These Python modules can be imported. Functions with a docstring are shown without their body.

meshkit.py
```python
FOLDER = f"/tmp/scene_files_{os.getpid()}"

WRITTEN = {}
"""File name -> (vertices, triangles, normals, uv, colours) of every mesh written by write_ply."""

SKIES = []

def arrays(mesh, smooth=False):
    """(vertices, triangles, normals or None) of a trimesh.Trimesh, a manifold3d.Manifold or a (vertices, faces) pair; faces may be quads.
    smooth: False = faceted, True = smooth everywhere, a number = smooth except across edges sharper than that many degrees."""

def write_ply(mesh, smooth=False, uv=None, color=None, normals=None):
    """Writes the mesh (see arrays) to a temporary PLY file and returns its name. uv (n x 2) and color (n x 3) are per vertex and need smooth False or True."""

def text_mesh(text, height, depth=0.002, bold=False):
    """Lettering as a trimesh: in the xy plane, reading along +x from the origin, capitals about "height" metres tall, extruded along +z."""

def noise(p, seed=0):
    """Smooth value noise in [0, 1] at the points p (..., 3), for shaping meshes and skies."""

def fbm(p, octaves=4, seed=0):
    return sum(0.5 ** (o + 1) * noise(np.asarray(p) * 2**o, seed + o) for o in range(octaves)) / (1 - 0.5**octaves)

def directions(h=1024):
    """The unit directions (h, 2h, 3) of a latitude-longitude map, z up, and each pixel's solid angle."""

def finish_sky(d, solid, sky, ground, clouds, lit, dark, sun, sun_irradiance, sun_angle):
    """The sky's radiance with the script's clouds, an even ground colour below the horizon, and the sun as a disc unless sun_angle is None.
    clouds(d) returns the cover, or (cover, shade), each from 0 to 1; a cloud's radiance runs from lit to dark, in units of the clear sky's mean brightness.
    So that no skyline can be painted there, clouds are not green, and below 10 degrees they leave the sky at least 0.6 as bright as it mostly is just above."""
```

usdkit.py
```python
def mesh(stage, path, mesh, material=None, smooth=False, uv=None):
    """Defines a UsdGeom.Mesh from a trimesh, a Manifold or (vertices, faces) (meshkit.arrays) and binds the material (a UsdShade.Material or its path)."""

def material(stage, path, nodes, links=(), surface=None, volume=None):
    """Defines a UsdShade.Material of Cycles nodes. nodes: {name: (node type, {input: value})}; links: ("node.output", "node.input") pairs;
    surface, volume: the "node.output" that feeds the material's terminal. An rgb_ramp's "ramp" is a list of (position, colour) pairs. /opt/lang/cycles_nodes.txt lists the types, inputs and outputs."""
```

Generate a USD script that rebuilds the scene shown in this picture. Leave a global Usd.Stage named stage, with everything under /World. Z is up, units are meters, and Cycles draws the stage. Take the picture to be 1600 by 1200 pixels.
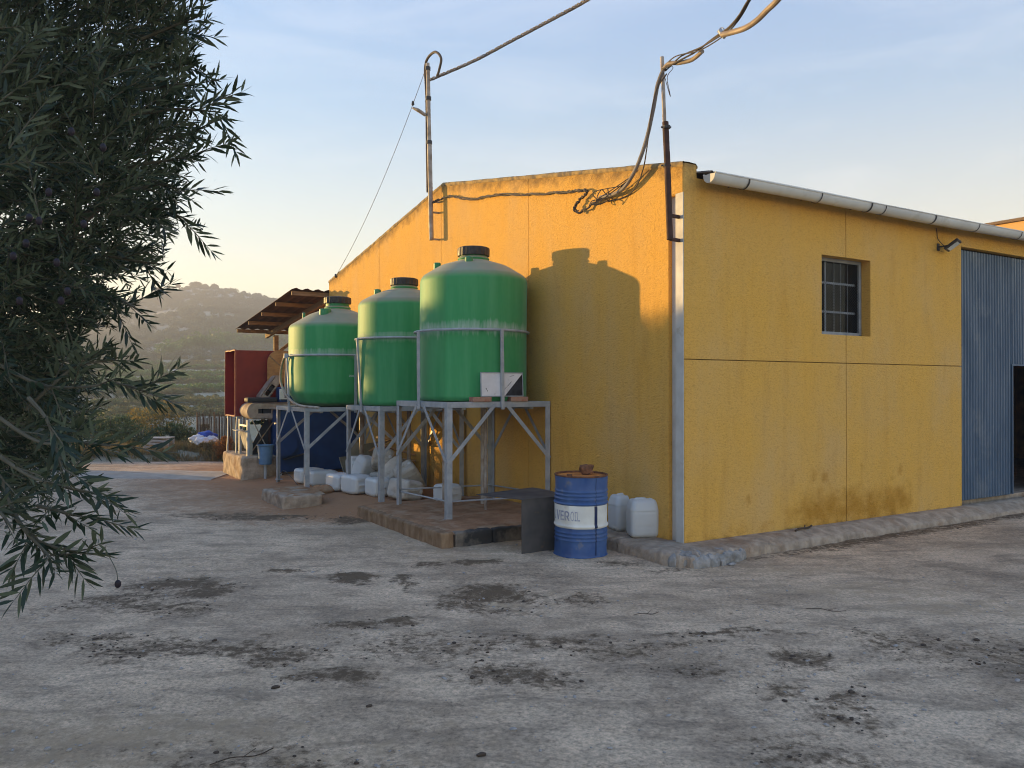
import math, random
import numpy as np, trimesh, manifold3d as m3
import meshkit, usdkit
from pxr import Usd, UsdGeom, UsdLux, UsdShade, Sdf, Gf, Vt

PI = math.pi
rnd = random.Random(7)
rng = np.random.default_rng(7)
stage = Usd.Stage.CreateInMemory()
world = UsdGeom.Xform.Define(stage, '/World')
stage.SetDefaultPrim(world.GetPrim())
UsdGeom.SetStageUpAxis(stage, 'Z'); UsdGeom.SetStageMetersPerUnit(stage, 1.0)
UsdGeom.Scope.Define(stage, '/World/Looks')

# ------------------------------------------------------------------ camera
EYE, FPX = 1.8, 1270.0
cam = UsdGeom.Camera.Define(stage, '/World/camera')
cam.CreateHorizontalApertureAttr(36.0); cam.CreateVerticalApertureAttr(27.0)
cam.CreateFocalLengthAttr(FPX / 1600 * 36)
cam.CreateClippingRangeAttr(Gf.Vec2f(0.05, 5000))
cam.AddTranslateOp().Set(Gf.Vec3d(0, 0, EYE))
cam.AddRotateXOp().Set(90 + math.degrees(math.atan(7 / FPX)))
cam.CreateExposureAttr(2.32)

# ------------------------------------------------------------------ sky and sun
SUN_AZ = math.atan2(-0.897, 0.442)          # rotation = atan2(x, y) of the direction towards the sun
SUN_EL = math.radians(5.6)
sky = UsdLux.DomeLight.Define(stage, '/World/sky')
sky_mat = usdkit.material(stage, '/World/Looks/sky_look', {
    'sky': ('sky_texture', {'sky_type': 'single_scattering', 'sun_disc': False, 'sun_elevation': SUN_EL, 'sun_rotation': SUN_AZ,
                            'altitude': 200.0, 'air_density': 1.3, 'aerosol_density': 0.25, 'ozone_density': 2.2}),
    'tc': ('texture_coordinate', {}), 'sx': ('separate_xyz', {}),
    'veil': ('rgb_ramp', {'ramp': [(0, (1.95, 1.36, 0.82)), (0.06, (1.80, 1.36, 0.93)), (0.16, (1.26, 1.17, 1.08)), (0.32, (0.54, 0.79, 1.22)), (0.6, (0.24, 0.565, 1.34)), (1, (0.20, 0.53, 1.34))]}),
    'map': ('mapping', {'scale': (1.0, 1.6, 5.0), 'rotation': (0.1, 0.25, 0.5)}),
    'n': ('noise_texture', {'scale': 2.6, 'detail': 8.0, 'roughness': 0.62, 'distortion': 0.6}),
    'r': ('map_range', {'from_min': 0.47, 'from_max': 0.79, 'to_min': 0.0, 'to_max': 0.40, 'clamp': True}),
    'base': ('mix', {'mix_type': 'mix', 'fac': 0.70}),
    'wh': ('mix', {'mix_type': 'mix', 'fac': 0.5, 'color2': (2.1, 2.05, 2.05)}),
    'mix': ('mix', {'mix_type': 'mix'}),
    'bg': ('background_shader', {'strength': 0.13})},
    [('tc.generated', 'map.vector'), ('tc.generated', 'sx.vector'), ('sx.z', 'veil.fac'), ('sky.color', 'base.color1'), ('veil.color', 'base.color2'), ('map.vector', 'n.vector'), ('n.fac', 'r.value'), ('base.color', 'wh.color1'),
     ('r.result', 'mix.fac'), ('base.color', 'mix.color1'), ('wh.color', 'mix.color2'), ('mix.color', 'bg.color')], surface='bg.background')
UsdShade.MaterialBindingAPI.Apply(sky.GetPrim()).Bind(sky_mat)
sky.GetPrim().SetCustomDataByKey('kind', 'structure')

sun = UsdLux.DistantLight.Define(stage, '/World/sun')
sun.CreateNormalizeAttr(True); sun.CreateIntensityAttr(0.60); sun.CreateAngleAttr(0.6); sun.CreateColorAttr(Gf.Vec3f(1.0, 0.63, 0.22))
_sd = np.array([math.sin(SUN_AZ) * math.cos(SUN_EL), math.cos(SUN_AZ) * math.cos(SUN_EL), math.sin(SUN_EL)])
_zx = np.cross([0, 0, 1], _sd); _zx /= np.linalg.norm(_zx); _zy = np.cross(_sd, _zx)
_m = np.eye(4); _m[0, :3], _m[1, :3], _m[2, :3] = _zx, _zy, _sd
sun.AddTransformOp().Set(Gf.Matrix4d(*_m.ravel().tolist()))

# ------------------------------------------------------------------ frame of the building: corner O, E1 back along the gable wall, E2 along the eave wall
O = np.array([1.853, 8.78]); E1 = np.array([-0.526, 0.8505]); E2 = np.array([0.8505, 0.526])
RZ = math.atan2(E2[1], E2[0])
def P(a, d, z=0.0):
    q = O + a * E1 - d * E2
    return np.array([q[0], q[1], z])
def ray(px, py): return np.array([(px - 800) / FPX, 1.0, (607 - py) / FPX])
def atY(px, py, Y): return np.array([0, 0, EYE]) + ray(px, py) * Y
def atG(px, py, z=0.0):
    r = ray(px, py); return np.array([0, 0, EYE]) + r * ((z - EYE) / r[2])
def onL(px, py, d):
    r = ray(px, py); n = np.array([E2[0], E2[1]]); t = (n @ O - d) / (n @ r[:2]); return np.array([0, 0, EYE]) + r * t
def onR(px, py, dl):
    r = ray(px, py); t = (E1 @ O - dl) / (E1 @ r[:2]); return np.array([0, 0, EYE]) + r * t
def loc(p):   # world -> building local (x along E2, y along E1)
    q = np.asarray(p, float)[..., :2] - O
    return np.stack([q @ E2, q @ E1, np.asarray(p, float)[..., 2]], -1)

# ------------------------------------------------------------------ naming and tags
used = {}
def numbered(parent, name):
    k = (parent, name); n = used.get(k, 0); used[k] = n + 1
    return name if n == 0 else f'{name}_{n:03d}'
def path_of(parent): return '/World' if parent is None else str(parent.GetPath())
def tag(o, label=None, cat=None, group=None, kind=None):
    for k, v in (('label', label), ('category', cat), ('group', group), ('kind', kind)):
        if v: o.SetCustomDataByKey(k, v)
    return o
def rotm(rz=0, rx=0, ry=0):
    return (trimesh.transformations.rotation_matrix(rz, [0, 0, 1]) @ trimesh.transformations.rotation_matrix(ry, [0, 1, 0]) @ trimesh.transformations.rotation_matrix(rx, [1, 0, 0]))
def xf_matrix(loc_, rz=0, rx=0, ry=0, s=1.0):
    m = rotm(rz, rx, ry); m[:3, :3] *= s; m[:3, 3] = loc_
    return Gf.Matrix4d(*m.T.ravel().tolist())
def thing(name, label, cat, loc_=(0, 0, 0), rz=0.0, rx=0.0, ry=0.0, group=None, s=1.0, parent=None):
    x = UsdGeom.Xform.Define(stage, path_of(parent) + '/' + numbered(path_of(parent), name))
    x.AddTransformOp().Set(xf_matrix(loc_, rz, rx, ry, s))
    return tag(x.GetPrim(), label, cat, group)
def dup(root, label, loc_, rz=0.0, rx=0.0, ry=0.0, group=None, s=1.0):
    base = root.GetName()
    if base[-4:-3] == '_' and base[-3:].isdigit(): base = base[:-4]
    r = thing(base, label, root.GetCustomDataByKey('category'), loc_, rz, rx, ry, group or root.GetCustomDataByKey('group'), s)
    r.GetReferences().AddInternalReference(root.GetPath()); r.SetInstanceable(True)
    return r
def obj(name, mesh, mat, parent=None, label=None, cat=None, group=None, kind=None, smooth=35, prim=None):
    p = path_of(parent) + '/' + numbered(path_of(parent), name)
    m = usdkit.mesh(stage, p, mesh, mat, smooth=smooth)
    if prim:
        for k, v in prim.items():
            UsdGeom.PrimvarsAPI(m).CreatePrimvar(k, Sdf.ValueTypeNames.FloatArray, 'vertex').Set(Vt.FloatArray.FromNumpy(np.asarray(v, np.float32)))
    return tag(m.GetPrim(), label, cat, group, kind)

# ------------------------------------------------------------------ mesh helpers
def box(sx, sy, sz, c=(0, 0, 0), ch=0.004):
    """Chamfered box, centre c."""
    h = np.array([sx, sy, sz]) / 2; ch = min(ch, h.min() * 0.8); pts = []
    for s in np.ndindex(2, 2, 2):
        sg = np.array(s) * 2 - 1
        for k in range(3):
            q = h - ch; q[k] = h[k]; pts.append(sg * q)
    m = trimesh.convex.convex_hull(np.array(pts)); m.apply_translation(c); return m
def box2(lo, hi, ch=0.004):
    lo, hi = np.array(lo, float), np.array(hi, float); s = hi - lo
    return box(*s, c=(lo + hi) / 2, ch=ch)
def bar(p0, p1, w, t, up=(0, 0, 1), ch=0.003):
    """Rectangular bar from p0 to p1, width w (side), thickness t (up)."""
    p0, p1 = np.array(p0, float), np.array(p1, float); z = p1 - p0; L = np.linalg.norm(z); z /= L
    up = np.array(up, float)
    if abs(z @ up) > 0.97: up = np.array([1.0, 0, 0])
    x = np.cross(up, z); x /= np.linalg.norm(x); y = np.cross(z, x)
    m = box(w, t, L, ch=ch); M4 = np.eye(4); M4[:3, 0], M4[:3, 1], M4[:3, 2], M4[:3, 3] = x, y, z, (p0 + p1) / 2
    m.apply_transform(M4); return m
def angle_bar(p0, p1, w, t, inx, iny):
    """L-section (steel angle) from p0 to p1: two flanges."""
    p0, p1 = np.array(p0, float), np.array(p1, float)
    inx, iny = np.array(inx, float), np.array(iny, float)
    a = bar(p0 + inx * w / 2 + iny * t / 2, p1 + inx * w / 2 + iny * t / 2, w, t, up=iny, ch=0.001)
    b = bar(p0 + iny * (w / 2 + t / 2 + 0.0005) + inx * t / 2, p1 + iny * (w / 2 + t / 2 + 0.0005) + inx * t / 2, w - t, t, up=inx, ch=0.001)
    return cat(a, b)
def cat(*ms): return trimesh.util.concatenate([m for m in ms])
def tube(pts, r, n=8, closed=False):
    pts = np.array(pts, float); N = len(pts); r = np.broadcast_to(np.array(r, float), (N,))
    t = np.gradient(pts, axis=0) if not closed else np.roll(pts, -1, 0) - np.roll(pts, 1, 0)
    t /= np.maximum(np.linalg.norm(t, axis=1, keepdims=True), 1e-9)
    u = np.cross(t[0], [0, 0, 1.0]);
    if np.linalg.norm(u) < 0.1: u = np.cross(t[0], [1.0, 0, 0])
    V = []
    for i in range(N):
        u = u - t[i] * (u @ t[i]); u /= np.linalg.norm(u); w = np.cross(t[i], u)
        a = np.arange(n) * 2 * PI / n
        V.append(pts[i] + r[i] * (np.cos(a)[:, None] * u + np.sin(a)[:, None] * w))
    V = np.vstack(V); F = []
    R_ = N if closed else N - 1
    for i in range(R_):
        j = (i + 1) % N
        for k in range(n):
            l = (k + 1) % n
            F += [[i * n + k, i * n + l, j * n + l], [i * n + k, j * n + l, j * n + k]]
    if not closed:
        c0, c1 = len(V), len(V) + 1; V = np.vstack([V, pts[0], pts[-1]])
        for k in range(n):
            l = (k + 1) % n
            F += [[c0, l, k], [c1, (N - 1) * n + k, (N - 1) * n + l]]
    return trimesh.Trimesh(V, np.array(F), process=False)
def curve(ctrl, n=40):
    """Catmull-Rom through control points."""
    c = np.array(ctrl, float); c = np.vstack([2 * c[0] - c[1], c, 2 * c[-1] - c[-2]]); out = []
    seg = len(c) - 3; per = max(2, n // seg)
    for i in range(seg):
        p0, p1, p2, p3 = c[i:i + 4]
        for t in np.linspace(0, 1, per, endpoint=False):
            out.append(0.5 * (2 * p1 + (p2 - p0) * t + (2 * p0 - 5 * p1 + 4 * p2 - p3) * t * t + (3 * p1 - p0 - 3 * p2 + p3) * t ** 3))
    out.append(c[-2]); return np.array(out)
def lathe(profile, n=64, wob=None):
    """profile: (r, z) from bottom to top."""
    pr = np.array(profile, float); a = np.arange(n) * 2 * PI / n; K = len(pr)
    V = np.zeros((K, n, 3)); V[..., 0] = pr[:, 0:1] * np.cos(a); V[..., 1] = pr[:, 0:1] * np.sin(a); V[..., 2] = pr[:, 1:2]
    V = V.reshape(-1, 3); F = []
    i, k = np.meshgrid(np.arange(K - 1), np.arange(n), indexing='ij'); l = (k + 1) % n
    q = np.stack([i * n + k, i * n + l, (i + 1) * n + l, (i + 1) * n + k], -1).reshape(-1, 4)
    F = np.vstack([q[:, [0, 1, 2]], q[:, [0, 2, 3]]])
    return trimesh.Trimesh(V, F, process=False)
def smooth_profile(pts, rad=0.03, n=5):
    """Rounds the corners of a polyline profile."""
    pts = np.array(pts, float); out = [pts[0]]
    for i in range(1, len(pts) - 1):
        a, b, c = pts[i - 1], pts[i], pts[i + 1]
        r = min(rad, np.linalg.norm(a - b) * 0.45, np.linalg.norm(c - b) * 0.45)
        p, q = b + (a - b) / np.linalg.norm(a - b) * r, b + (c - b) / np.linalg.norm(c - b) * r
        for t in np.linspace(0, 1, n): out.append((1 - t) ** 2 * p + 2 * t * (1 - t) * b + t * t * q)
    out.append(pts[-1]); return np.array(out)
def sphere_hull(pts, rs, seg=16):
    ms = [m3.Manifold.sphere(r, seg).translate(tuple(p)) for p, r in zip(pts, rs)]
    h = m3.Manifold.batch_hull(ms).to_mesh()
    return trimesh.Trimesh(h.vert_properties[:, :3], h.tri_verts, process=False)
def rounded_box(sx, sy, sz, r, seg=16, c=(0, 0, 0)):
    h = np.array([sx, sy, sz]) / 2 - r
    m = sphere_hull([np.array(s) * 2 * h - h for s in np.ndindex(2, 2, 2)], [r] * 8, seg); m.apply_translation(c); return m
def grid_sheet(U, V, f):
    """Sheet over the grid U x V; f(u, v) -> (x, y, z) arrays."""
    u, v = np.meshgrid(U, V, indexing='ij'); p = np.stack(f(u, v), -1); n, m = u.shape
    i, j = np.meshgrid(np.arange(n - 1), np.arange(m - 1), indexing='ij')
    q = np.stack([i * m + j, (i + 1) * m + j, (i + 1) * m + j + 1, i * m + j + 1], -1).reshape(-1, 4)
    return trimesh.Trimesh(p.reshape(-1, 3), np.vstack([q[:, [0, 1, 2]], q[:, [0, 2, 3]]]), process=False)
def solid_sheet(U, V, f, thick, axis):
    """Sheet with thickness along axis (vector)."""
    a = grid_sheet(U, V, f); n, m = len(U), len(V)
    v2 = a.vertices - np.array(axis) * thick; N = len(a.vertices)
    F = [a.faces, a.faces[:, ::-1] + N]
    rim = [i * m for i in range(n)] + [(n - 1) * m + j for j in range(1, m)] + [i * m + m - 1 for i in range(n - 2, -1, -1)] + [j for j in range(m - 2, 0, -1)]
    r = np.array(rim); s = np.roll(r, -1)
    F += [np.stack([s, r, r + N], 1), np.stack([s, r + N, s + N], 1)]
    return trimesh.Trimesh(np.vstack([a.vertices, v2]), np.vstack(F), process=False)
def blob(r, sub=2, seed=0, amp=0.25, fr=1.7, squash=(1, 1, 1)):
    m = trimesh.creation.icosphere(sub); v = m.vertices
    k = 1 + amp * (meshkit.noise(v * fr + 10 + seed * 3.7, seed) - 0.5) * 2
    m.vertices = v * k[:, None] * r * np.array(squash); return m
def fbm(p, seed=0, oct=4, gain=0.5):
    p = np.asarray(p, float); out = 0; a = 1; tot = 0
    for o in range(oct):
        out = out + a * meshkit.noise(p * 2 ** o + o * 17.3, seed + o); tot += a; a *= gain
    return out / tot
def n2(x, y, s, seed=0, oct=4): return fbm(np.stack([np.asarray(x) * s, np.asarray(y) * s, np.zeros_like(np.asarray(x, float)) + seed * 1.31], -1), seed, oct)
def sstep(x, a, b):
    t = np.clip((np.asarray(x, float) - a) / (b - a), 0, 1); return t * t * (3 - 2 * t)

# ------------------------------------------------------------------ materials
def L(h):
    """sRGB 0-255 triple -> linear."""
    c = np.array(h, float) / 255; return tuple(np.where(c < 0.04045, c / 12.92, ((c + 0.055) / 1.055) ** 2.4))
LK = '/World/Looks/'
def simple(name, c1, c2=None, scale=6.0, rough=0.6, stretch=(1, 1, 1), lo=0.38, hi=0.62, bump=0.0, bscale=80.0, bdist=0.01, metal=0.0, spec=0.3, detail=5.0, dirt=None, dscale=2.0, dlo=0.55, dhi=0.7, transl=0.0, rvar=0.12):
    c2 = c2 or tuple(x * 0.75 for x in c1)
    N = {'tc': ('texture_coordinate', {}), 'map': ('mapping', {'scale': stretch}), 'n': ('noise_texture', {'scale': scale, 'detail': detail, 'roughness': 0.6}),
         'r': ('rgb_ramp', {'ramp': [(0, c1), (lo, c1), (hi, c2), (1, c2)]}), 'rr': ('map_range', {'from_min': 0.3, 'from_max': 0.7, 'to_min': rough - rvar, 'to_max': rough + rvar, 'clamp': True}),
         'p': ('principled_bsdf', {'roughness': rough, 'metallic': metal, 'specular_ior_level': spec})}
    K = [('tc.object', 'map.vector'), ('map.vector', 'n.vector'), ('n.fac', 'r.fac'), ('n.fac', 'rr.value'), ('rr.result', 'p.roughness')]
    col = 'r.color'
    if dirt is not None:
        N['dn'] = ('noise_texture', {'scale': dscale, 'detail': 8.0, 'roughness': 0.65}); N['dr'] = ('map_range', {'from_min': dlo, 'from_max': dhi, 'to_min': 0.0, 'to_max': 1.0, 'clamp': True})
        N['dm'] = ('mix', {'mix_type': 'mix', 'color2': dirt})
        K += [('tc.object', 'dn.vector'), ('dn.fac', 'dr.value'), ('dr.result', 'dm.fac'), (col, 'dm.color1')]; col = 'dm.color'
    K.append((col, 'p.base_color'))
    if bump:
        N['bn'] = ('noise_texture', {'scale': bscale, 'detail': 4.0, 'roughness': 0.6}); N['b'] = ('bump', {'strength': bump, 'distance': bdist})
        K += [('map.vector', 'bn.vector'), ('bn.fac', 'b.height'), ('b.normal', 'p.normal')]
    out = 'p.BSDF'
    if transl:
        N['t'] = ('translucent_bsdf', {}); N['mx'] = ('mix_closure', {'fac': transl}); K += [(col, 't.color'), ('p.BSDF', 'mx.closure1'), ('t.BSDF', 'mx.closure2')]; out = 'mx.closure'
    return usdkit.material(stage, LK + name, N, K, surface=out)

def stucco(name):
    """Rough-cast ochre render: relief, faded patches, streaks below the top, damp stains from the 'stain' primvar."""
    N = {'tc': ('texture_coordinate', {}),
         'm1': ('mapping', {'scale': (1, 1, 0.45)}), 'n1': ('noise_texture', {'scale': 1.3, 'detail': 6.0, 'roughness': 0.6}),
         'r1': ('rgb_ramp', {'ramp': [(0, (0.73, 0.41, 0.078)), (0.36, (0.72, 0.405, 0.082)), (0.50, (0.69, 0.40, 0.098)), (0.66, (0.66, 0.405, 0.135)), (1, (0.63, 0.41, 0.17))]}),
         'm2': ('mapping', {'scale': (4, 4, 0.5)}), 'n2': ('noise_texture', {'scale': 1.3, 'detail': 7.0, 'roughness': 0.65, 'distortion': 0.4}),
         's2': ('map_range', {'from_min': 0.52, 'from_max': 0.8, 'to_min': 0.0, 'to_max': 0.45, 'clamp': True}), 'x2': ('mix', {'mix_type': 'multiply', 'color2': (0.72, 0.64, 0.5)}),
         'at': ('attribute', {'attribute': 'stain'}), 'n3': ('noise_texture', {'scale': 5.0, 'detail': 6.0, 'roughness': 0.65}), 'a3': ('math', {'math_type': 'add'}),
         's3': ('map_range', {'from_min': 0.72, 'from_max': 1.12, 'to_min': 0.0, 'to_max': 0.88, 'clamp': True}), 'x3': ('mix', {'mix_type': 'mix', 'color2': (0.43, 0.205, 0.022)}),
         'gt': ('attribute', {'attribute': 'grime'}), 'a4': ('math', {'math_type': 'add'}),
         's4': ('map_range', {'from_min': 0.72, 'from_max': 1.1, 'to_min': 0.0, 'to_max': 0.8, 'clamp': True}), 'x4': ('mix', {'mix_type': 'mix', 'color2': (0.16, 0.105, 0.05)}),
         'mb': ('mapping', {'scale': (1, 1, 1.9)}), 'nb': ('noise_texture', {'scale': 27.0, 'detail': 6.0, 'roughness': 0.62, 'distortion': 0.8}),
         'rb': ('map_range', {'from_min': 0.35, 'from_max': 0.72, 'clamp': True}),
         'nc': ('noise_texture', {'scale': 110.0, 'detail': 3.0}), 'cb': ('math', {'math_type': 'multiply_add', 'value2': 0.25}),
         'x5': ('mix', {'mix_type': 'multiply', 'fac': 0.45}), 'r5': ('rgb_ramp', {'ramp': [(0, (0.62, 0.58, 0.52)), (0.35, (0.95, 0.95, 0.95)), (1, (1, 1, 1))]}),
         'b': ('bump', {'strength': 0.7, 'distance': 0.011}), 'p': ('principled_bsdf', {'roughness': 0.9, 'specular_ior_level': 0.15})}
    K = [('tc.object', 'm1.vector'), ('m1.vector', 'n1.vector'), ('n1.fac', 'r1.fac'), ('tc.object', 'm2.vector'), ('m2.vector', 'n2.vector'), ('n2.fac', 's2.value'),
         ('s2.result', 'x2.fac'), ('r1.color', 'x2.color1'), ('tc.object', 'n3.vector'), ('at.fac', 'a3.value1'), ('n3.fac', 'a3.value2'), ('a3.value', 's3.value'), ('s3.result', 'x3.fac'), ('x2.color', 'x3.color1'),
         ('gt.fac', 'a4.value1'), ('n3.fac', 'a4.value2'), ('a4.value', 's4.value'), ('s4.result', 'x4.fac'), ('x3.color', 'x4.color1'),
         ('tc.object', 'mb.vector'), ('mb.vector', 'nb.vector'), ('nb.fac', 'rb.value'), ('mb.vector', 'nc.vector'), ('nc.fac', 'cb.value1'), ('rb.result', 'cb.value3'), ('cb.value', 'b.height'),
         ('rb.result', 'r5.fac'), ('x4.color', 'x5.color1'), ('r5.color', 'x5.color2'), ('x5.color', 'p.base_color'), ('b.normal', 'p.normal')]
    return usdkit.material(stage, LK + name, N, K, surface='p.BSDF')

def ground_look(name):
    N = {'geo': ('geometry', {}),
         'n0': ('noise_texture', {'scale': 0.7, 'detail': 9.0, 'roughness': 0.7}), 'r0': ('rgb_ramp', {'ramp': [(0, (0.29, 0.213, 0.142)), (0.40, (0.385, 0.284, 0.190)), (0.5, (0.535, 0.398, 0.268)), (0.60, (0.65, 0.487, 0.330)), (1, (0.69, 0.515, 0.35))]}),
         'n1': ('noise_texture', {'scale': 34.0, 'detail': 6.0, 'roughness': 0.82}), 'r1': ('rgb_ramp', {'ramp': [(0, (0.12, 0.12, 0.12)), (0.36, (0.22, 0.22, 0.22)), (0.45, (0.8, 0.8, 0.8)), (0.52, (1.12, 1.12, 1.12)), (0.62, (1.6, 1.57, 1.55)), (1, (1.9, 1.85, 1.8))]}),
         'x1': ('mix', {'mix_type': 'multiply', 'fac': 0.62}),
         'm2': ('mapping', {'scale': (1.0, 2.6, 1.0), 'rotation': (0, 0, 0.25)}), 'n2': ('noise_texture', {'scale': 1.5, 'detail': 9.0, 'roughness': 0.74, 'distortion': 0.6}),
         's2': ('map_range', {'from_min': 0.48, 'from_max': 0.66, 'to_min': 0.0, 'to_max': 0.62, 'clamp': True}), 'x2': ('mix', {'mix_type': 'mix', 'color2': (0.135, 0.104, 0.076)}),
         'tan': ('attribute', {'attribute': 'tan'}), 'nt': ('noise_texture', {'scale': 7.0, 'detail': 8.0, 'roughness': 0.7}), 'at': ('math', {'math_type': 'add'}),
         'st': ('map_range', {'from_min': 0.62, 'from_max': 1.05, 'to_min': 0.0, 'to_max': 0.85, 'clamp': True}), 'xt': ('mix', {'mix_type': 'mix', 'color2': (0.42, 0.305, 0.19)}),
         'red': ('attribute', {'attribute': 'red'}), 'ar': ('math', {'math_type': 'add'}),
         'sr': ('map_range', {'from_min': 0.72, 'from_max': 1.1, 'to_min': 0.0, 'to_max': 0.92, 'clamp': True}), 'xr': ('mix', {'mix_type': 'mix', 'color2': (0.36, 0.185, 0.09)}),
         'dk': ('attribute', {'attribute': 'dark'}), 'nd': ('noise_texture', {'scale': 11.0, 'detail': 9.0, 'roughness': 0.78}), 'ns': ('math', {'math_type': 'multiply_add', 'value2': 2.4, 'value3': -0.7}), 'nts': ('math', {'math_type': 'multiply_add', 'value2': 1.9, 'value3': -0.45}), 'ad': ('math', {'math_type': 'add'}),
         'sd': ('map_range', {'from_min': 0.74, 'from_max': 1.1, 'to_min': 0.0, 'to_max': 0.94, 'clamp': True}), 'xd': ('mix', {'mix_type': 'mix', 'color2': (0.12, 0.080, 0.046)}),
         'vb': ('voronoi_texture', {'scale': 70.0}), 'nb': ('noise_texture', {'scale': 22.0, 'detail': 8.0, 'roughness': 0.75}), 'hb': ('math', {'math_type': 'multiply_add', 'value2': -0.35}),
         'hc': ('math', {'math_type': 'multiply_add', 'value2': 0.5}),
         'b': ('bump', {'strength': 0.7, 'distance': 0.012}), 'p': ('principled_bsdf', {'roughness': 0.92, 'specular_ior_level': 0.2})}
    K = [('geo.position', 'n0.vector'), ('n0.fac', 'r0.fac'), ('geo.position', 'n1.vector'), ('n1.fac', 'r1.fac'), ('r0.color', 'x1.color1'), ('r1.color', 'x1.color2'),
         ('geo.position', 'm2.vector'), ('m2.vector', 'n2.vector'), ('n2.fac', 's2.value'), ('s2.result', 'x2.fac'), ('x1.color', 'x2.color1'),
         ('geo.position', 'nt.vector'), ('tan.fac', 'at.value1'), ('nt.fac', 'nts.value1'), ('nts.value', 'at.value2'), ('at.value', 'st.value'), ('st.result', 'xt.fac'), ('x2.color', 'xt.color1'),
         ('red.fac', 'ar.value1'), ('nt.fac', 'ar.value2'), ('ar.value', 'sr.value'), ('sr.result', 'xr.fac'), ('xt.color', 'xr.color1'),
         ('geo.position', 'nd.vector'), ('dk.fac', 'ad.value1'), ('nd.fac', 'ns.value1'), ('ns.value', 'ad.value2'), ('ad.value', 'sd.value'), ('sd.result', 'xd.fac'), ('xr.color', 'xd.color1'), ('xd.color', 'p.base_color'),
         ('geo.position', 'vb.vector'), ('geo.position', 'nb.vector'), ('vb.distance', 'hb.value1'), ('nb.fac', 'hb.value3'), ('n1.fac', 'hc.value1'), ('hb.value', 'hc.value3'), ('hc.value', 'b.height'), ('b.normal', 'p.normal')]
    return usdkit.material(stage, LK + name, N, K, surface='p.BSDF')

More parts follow.
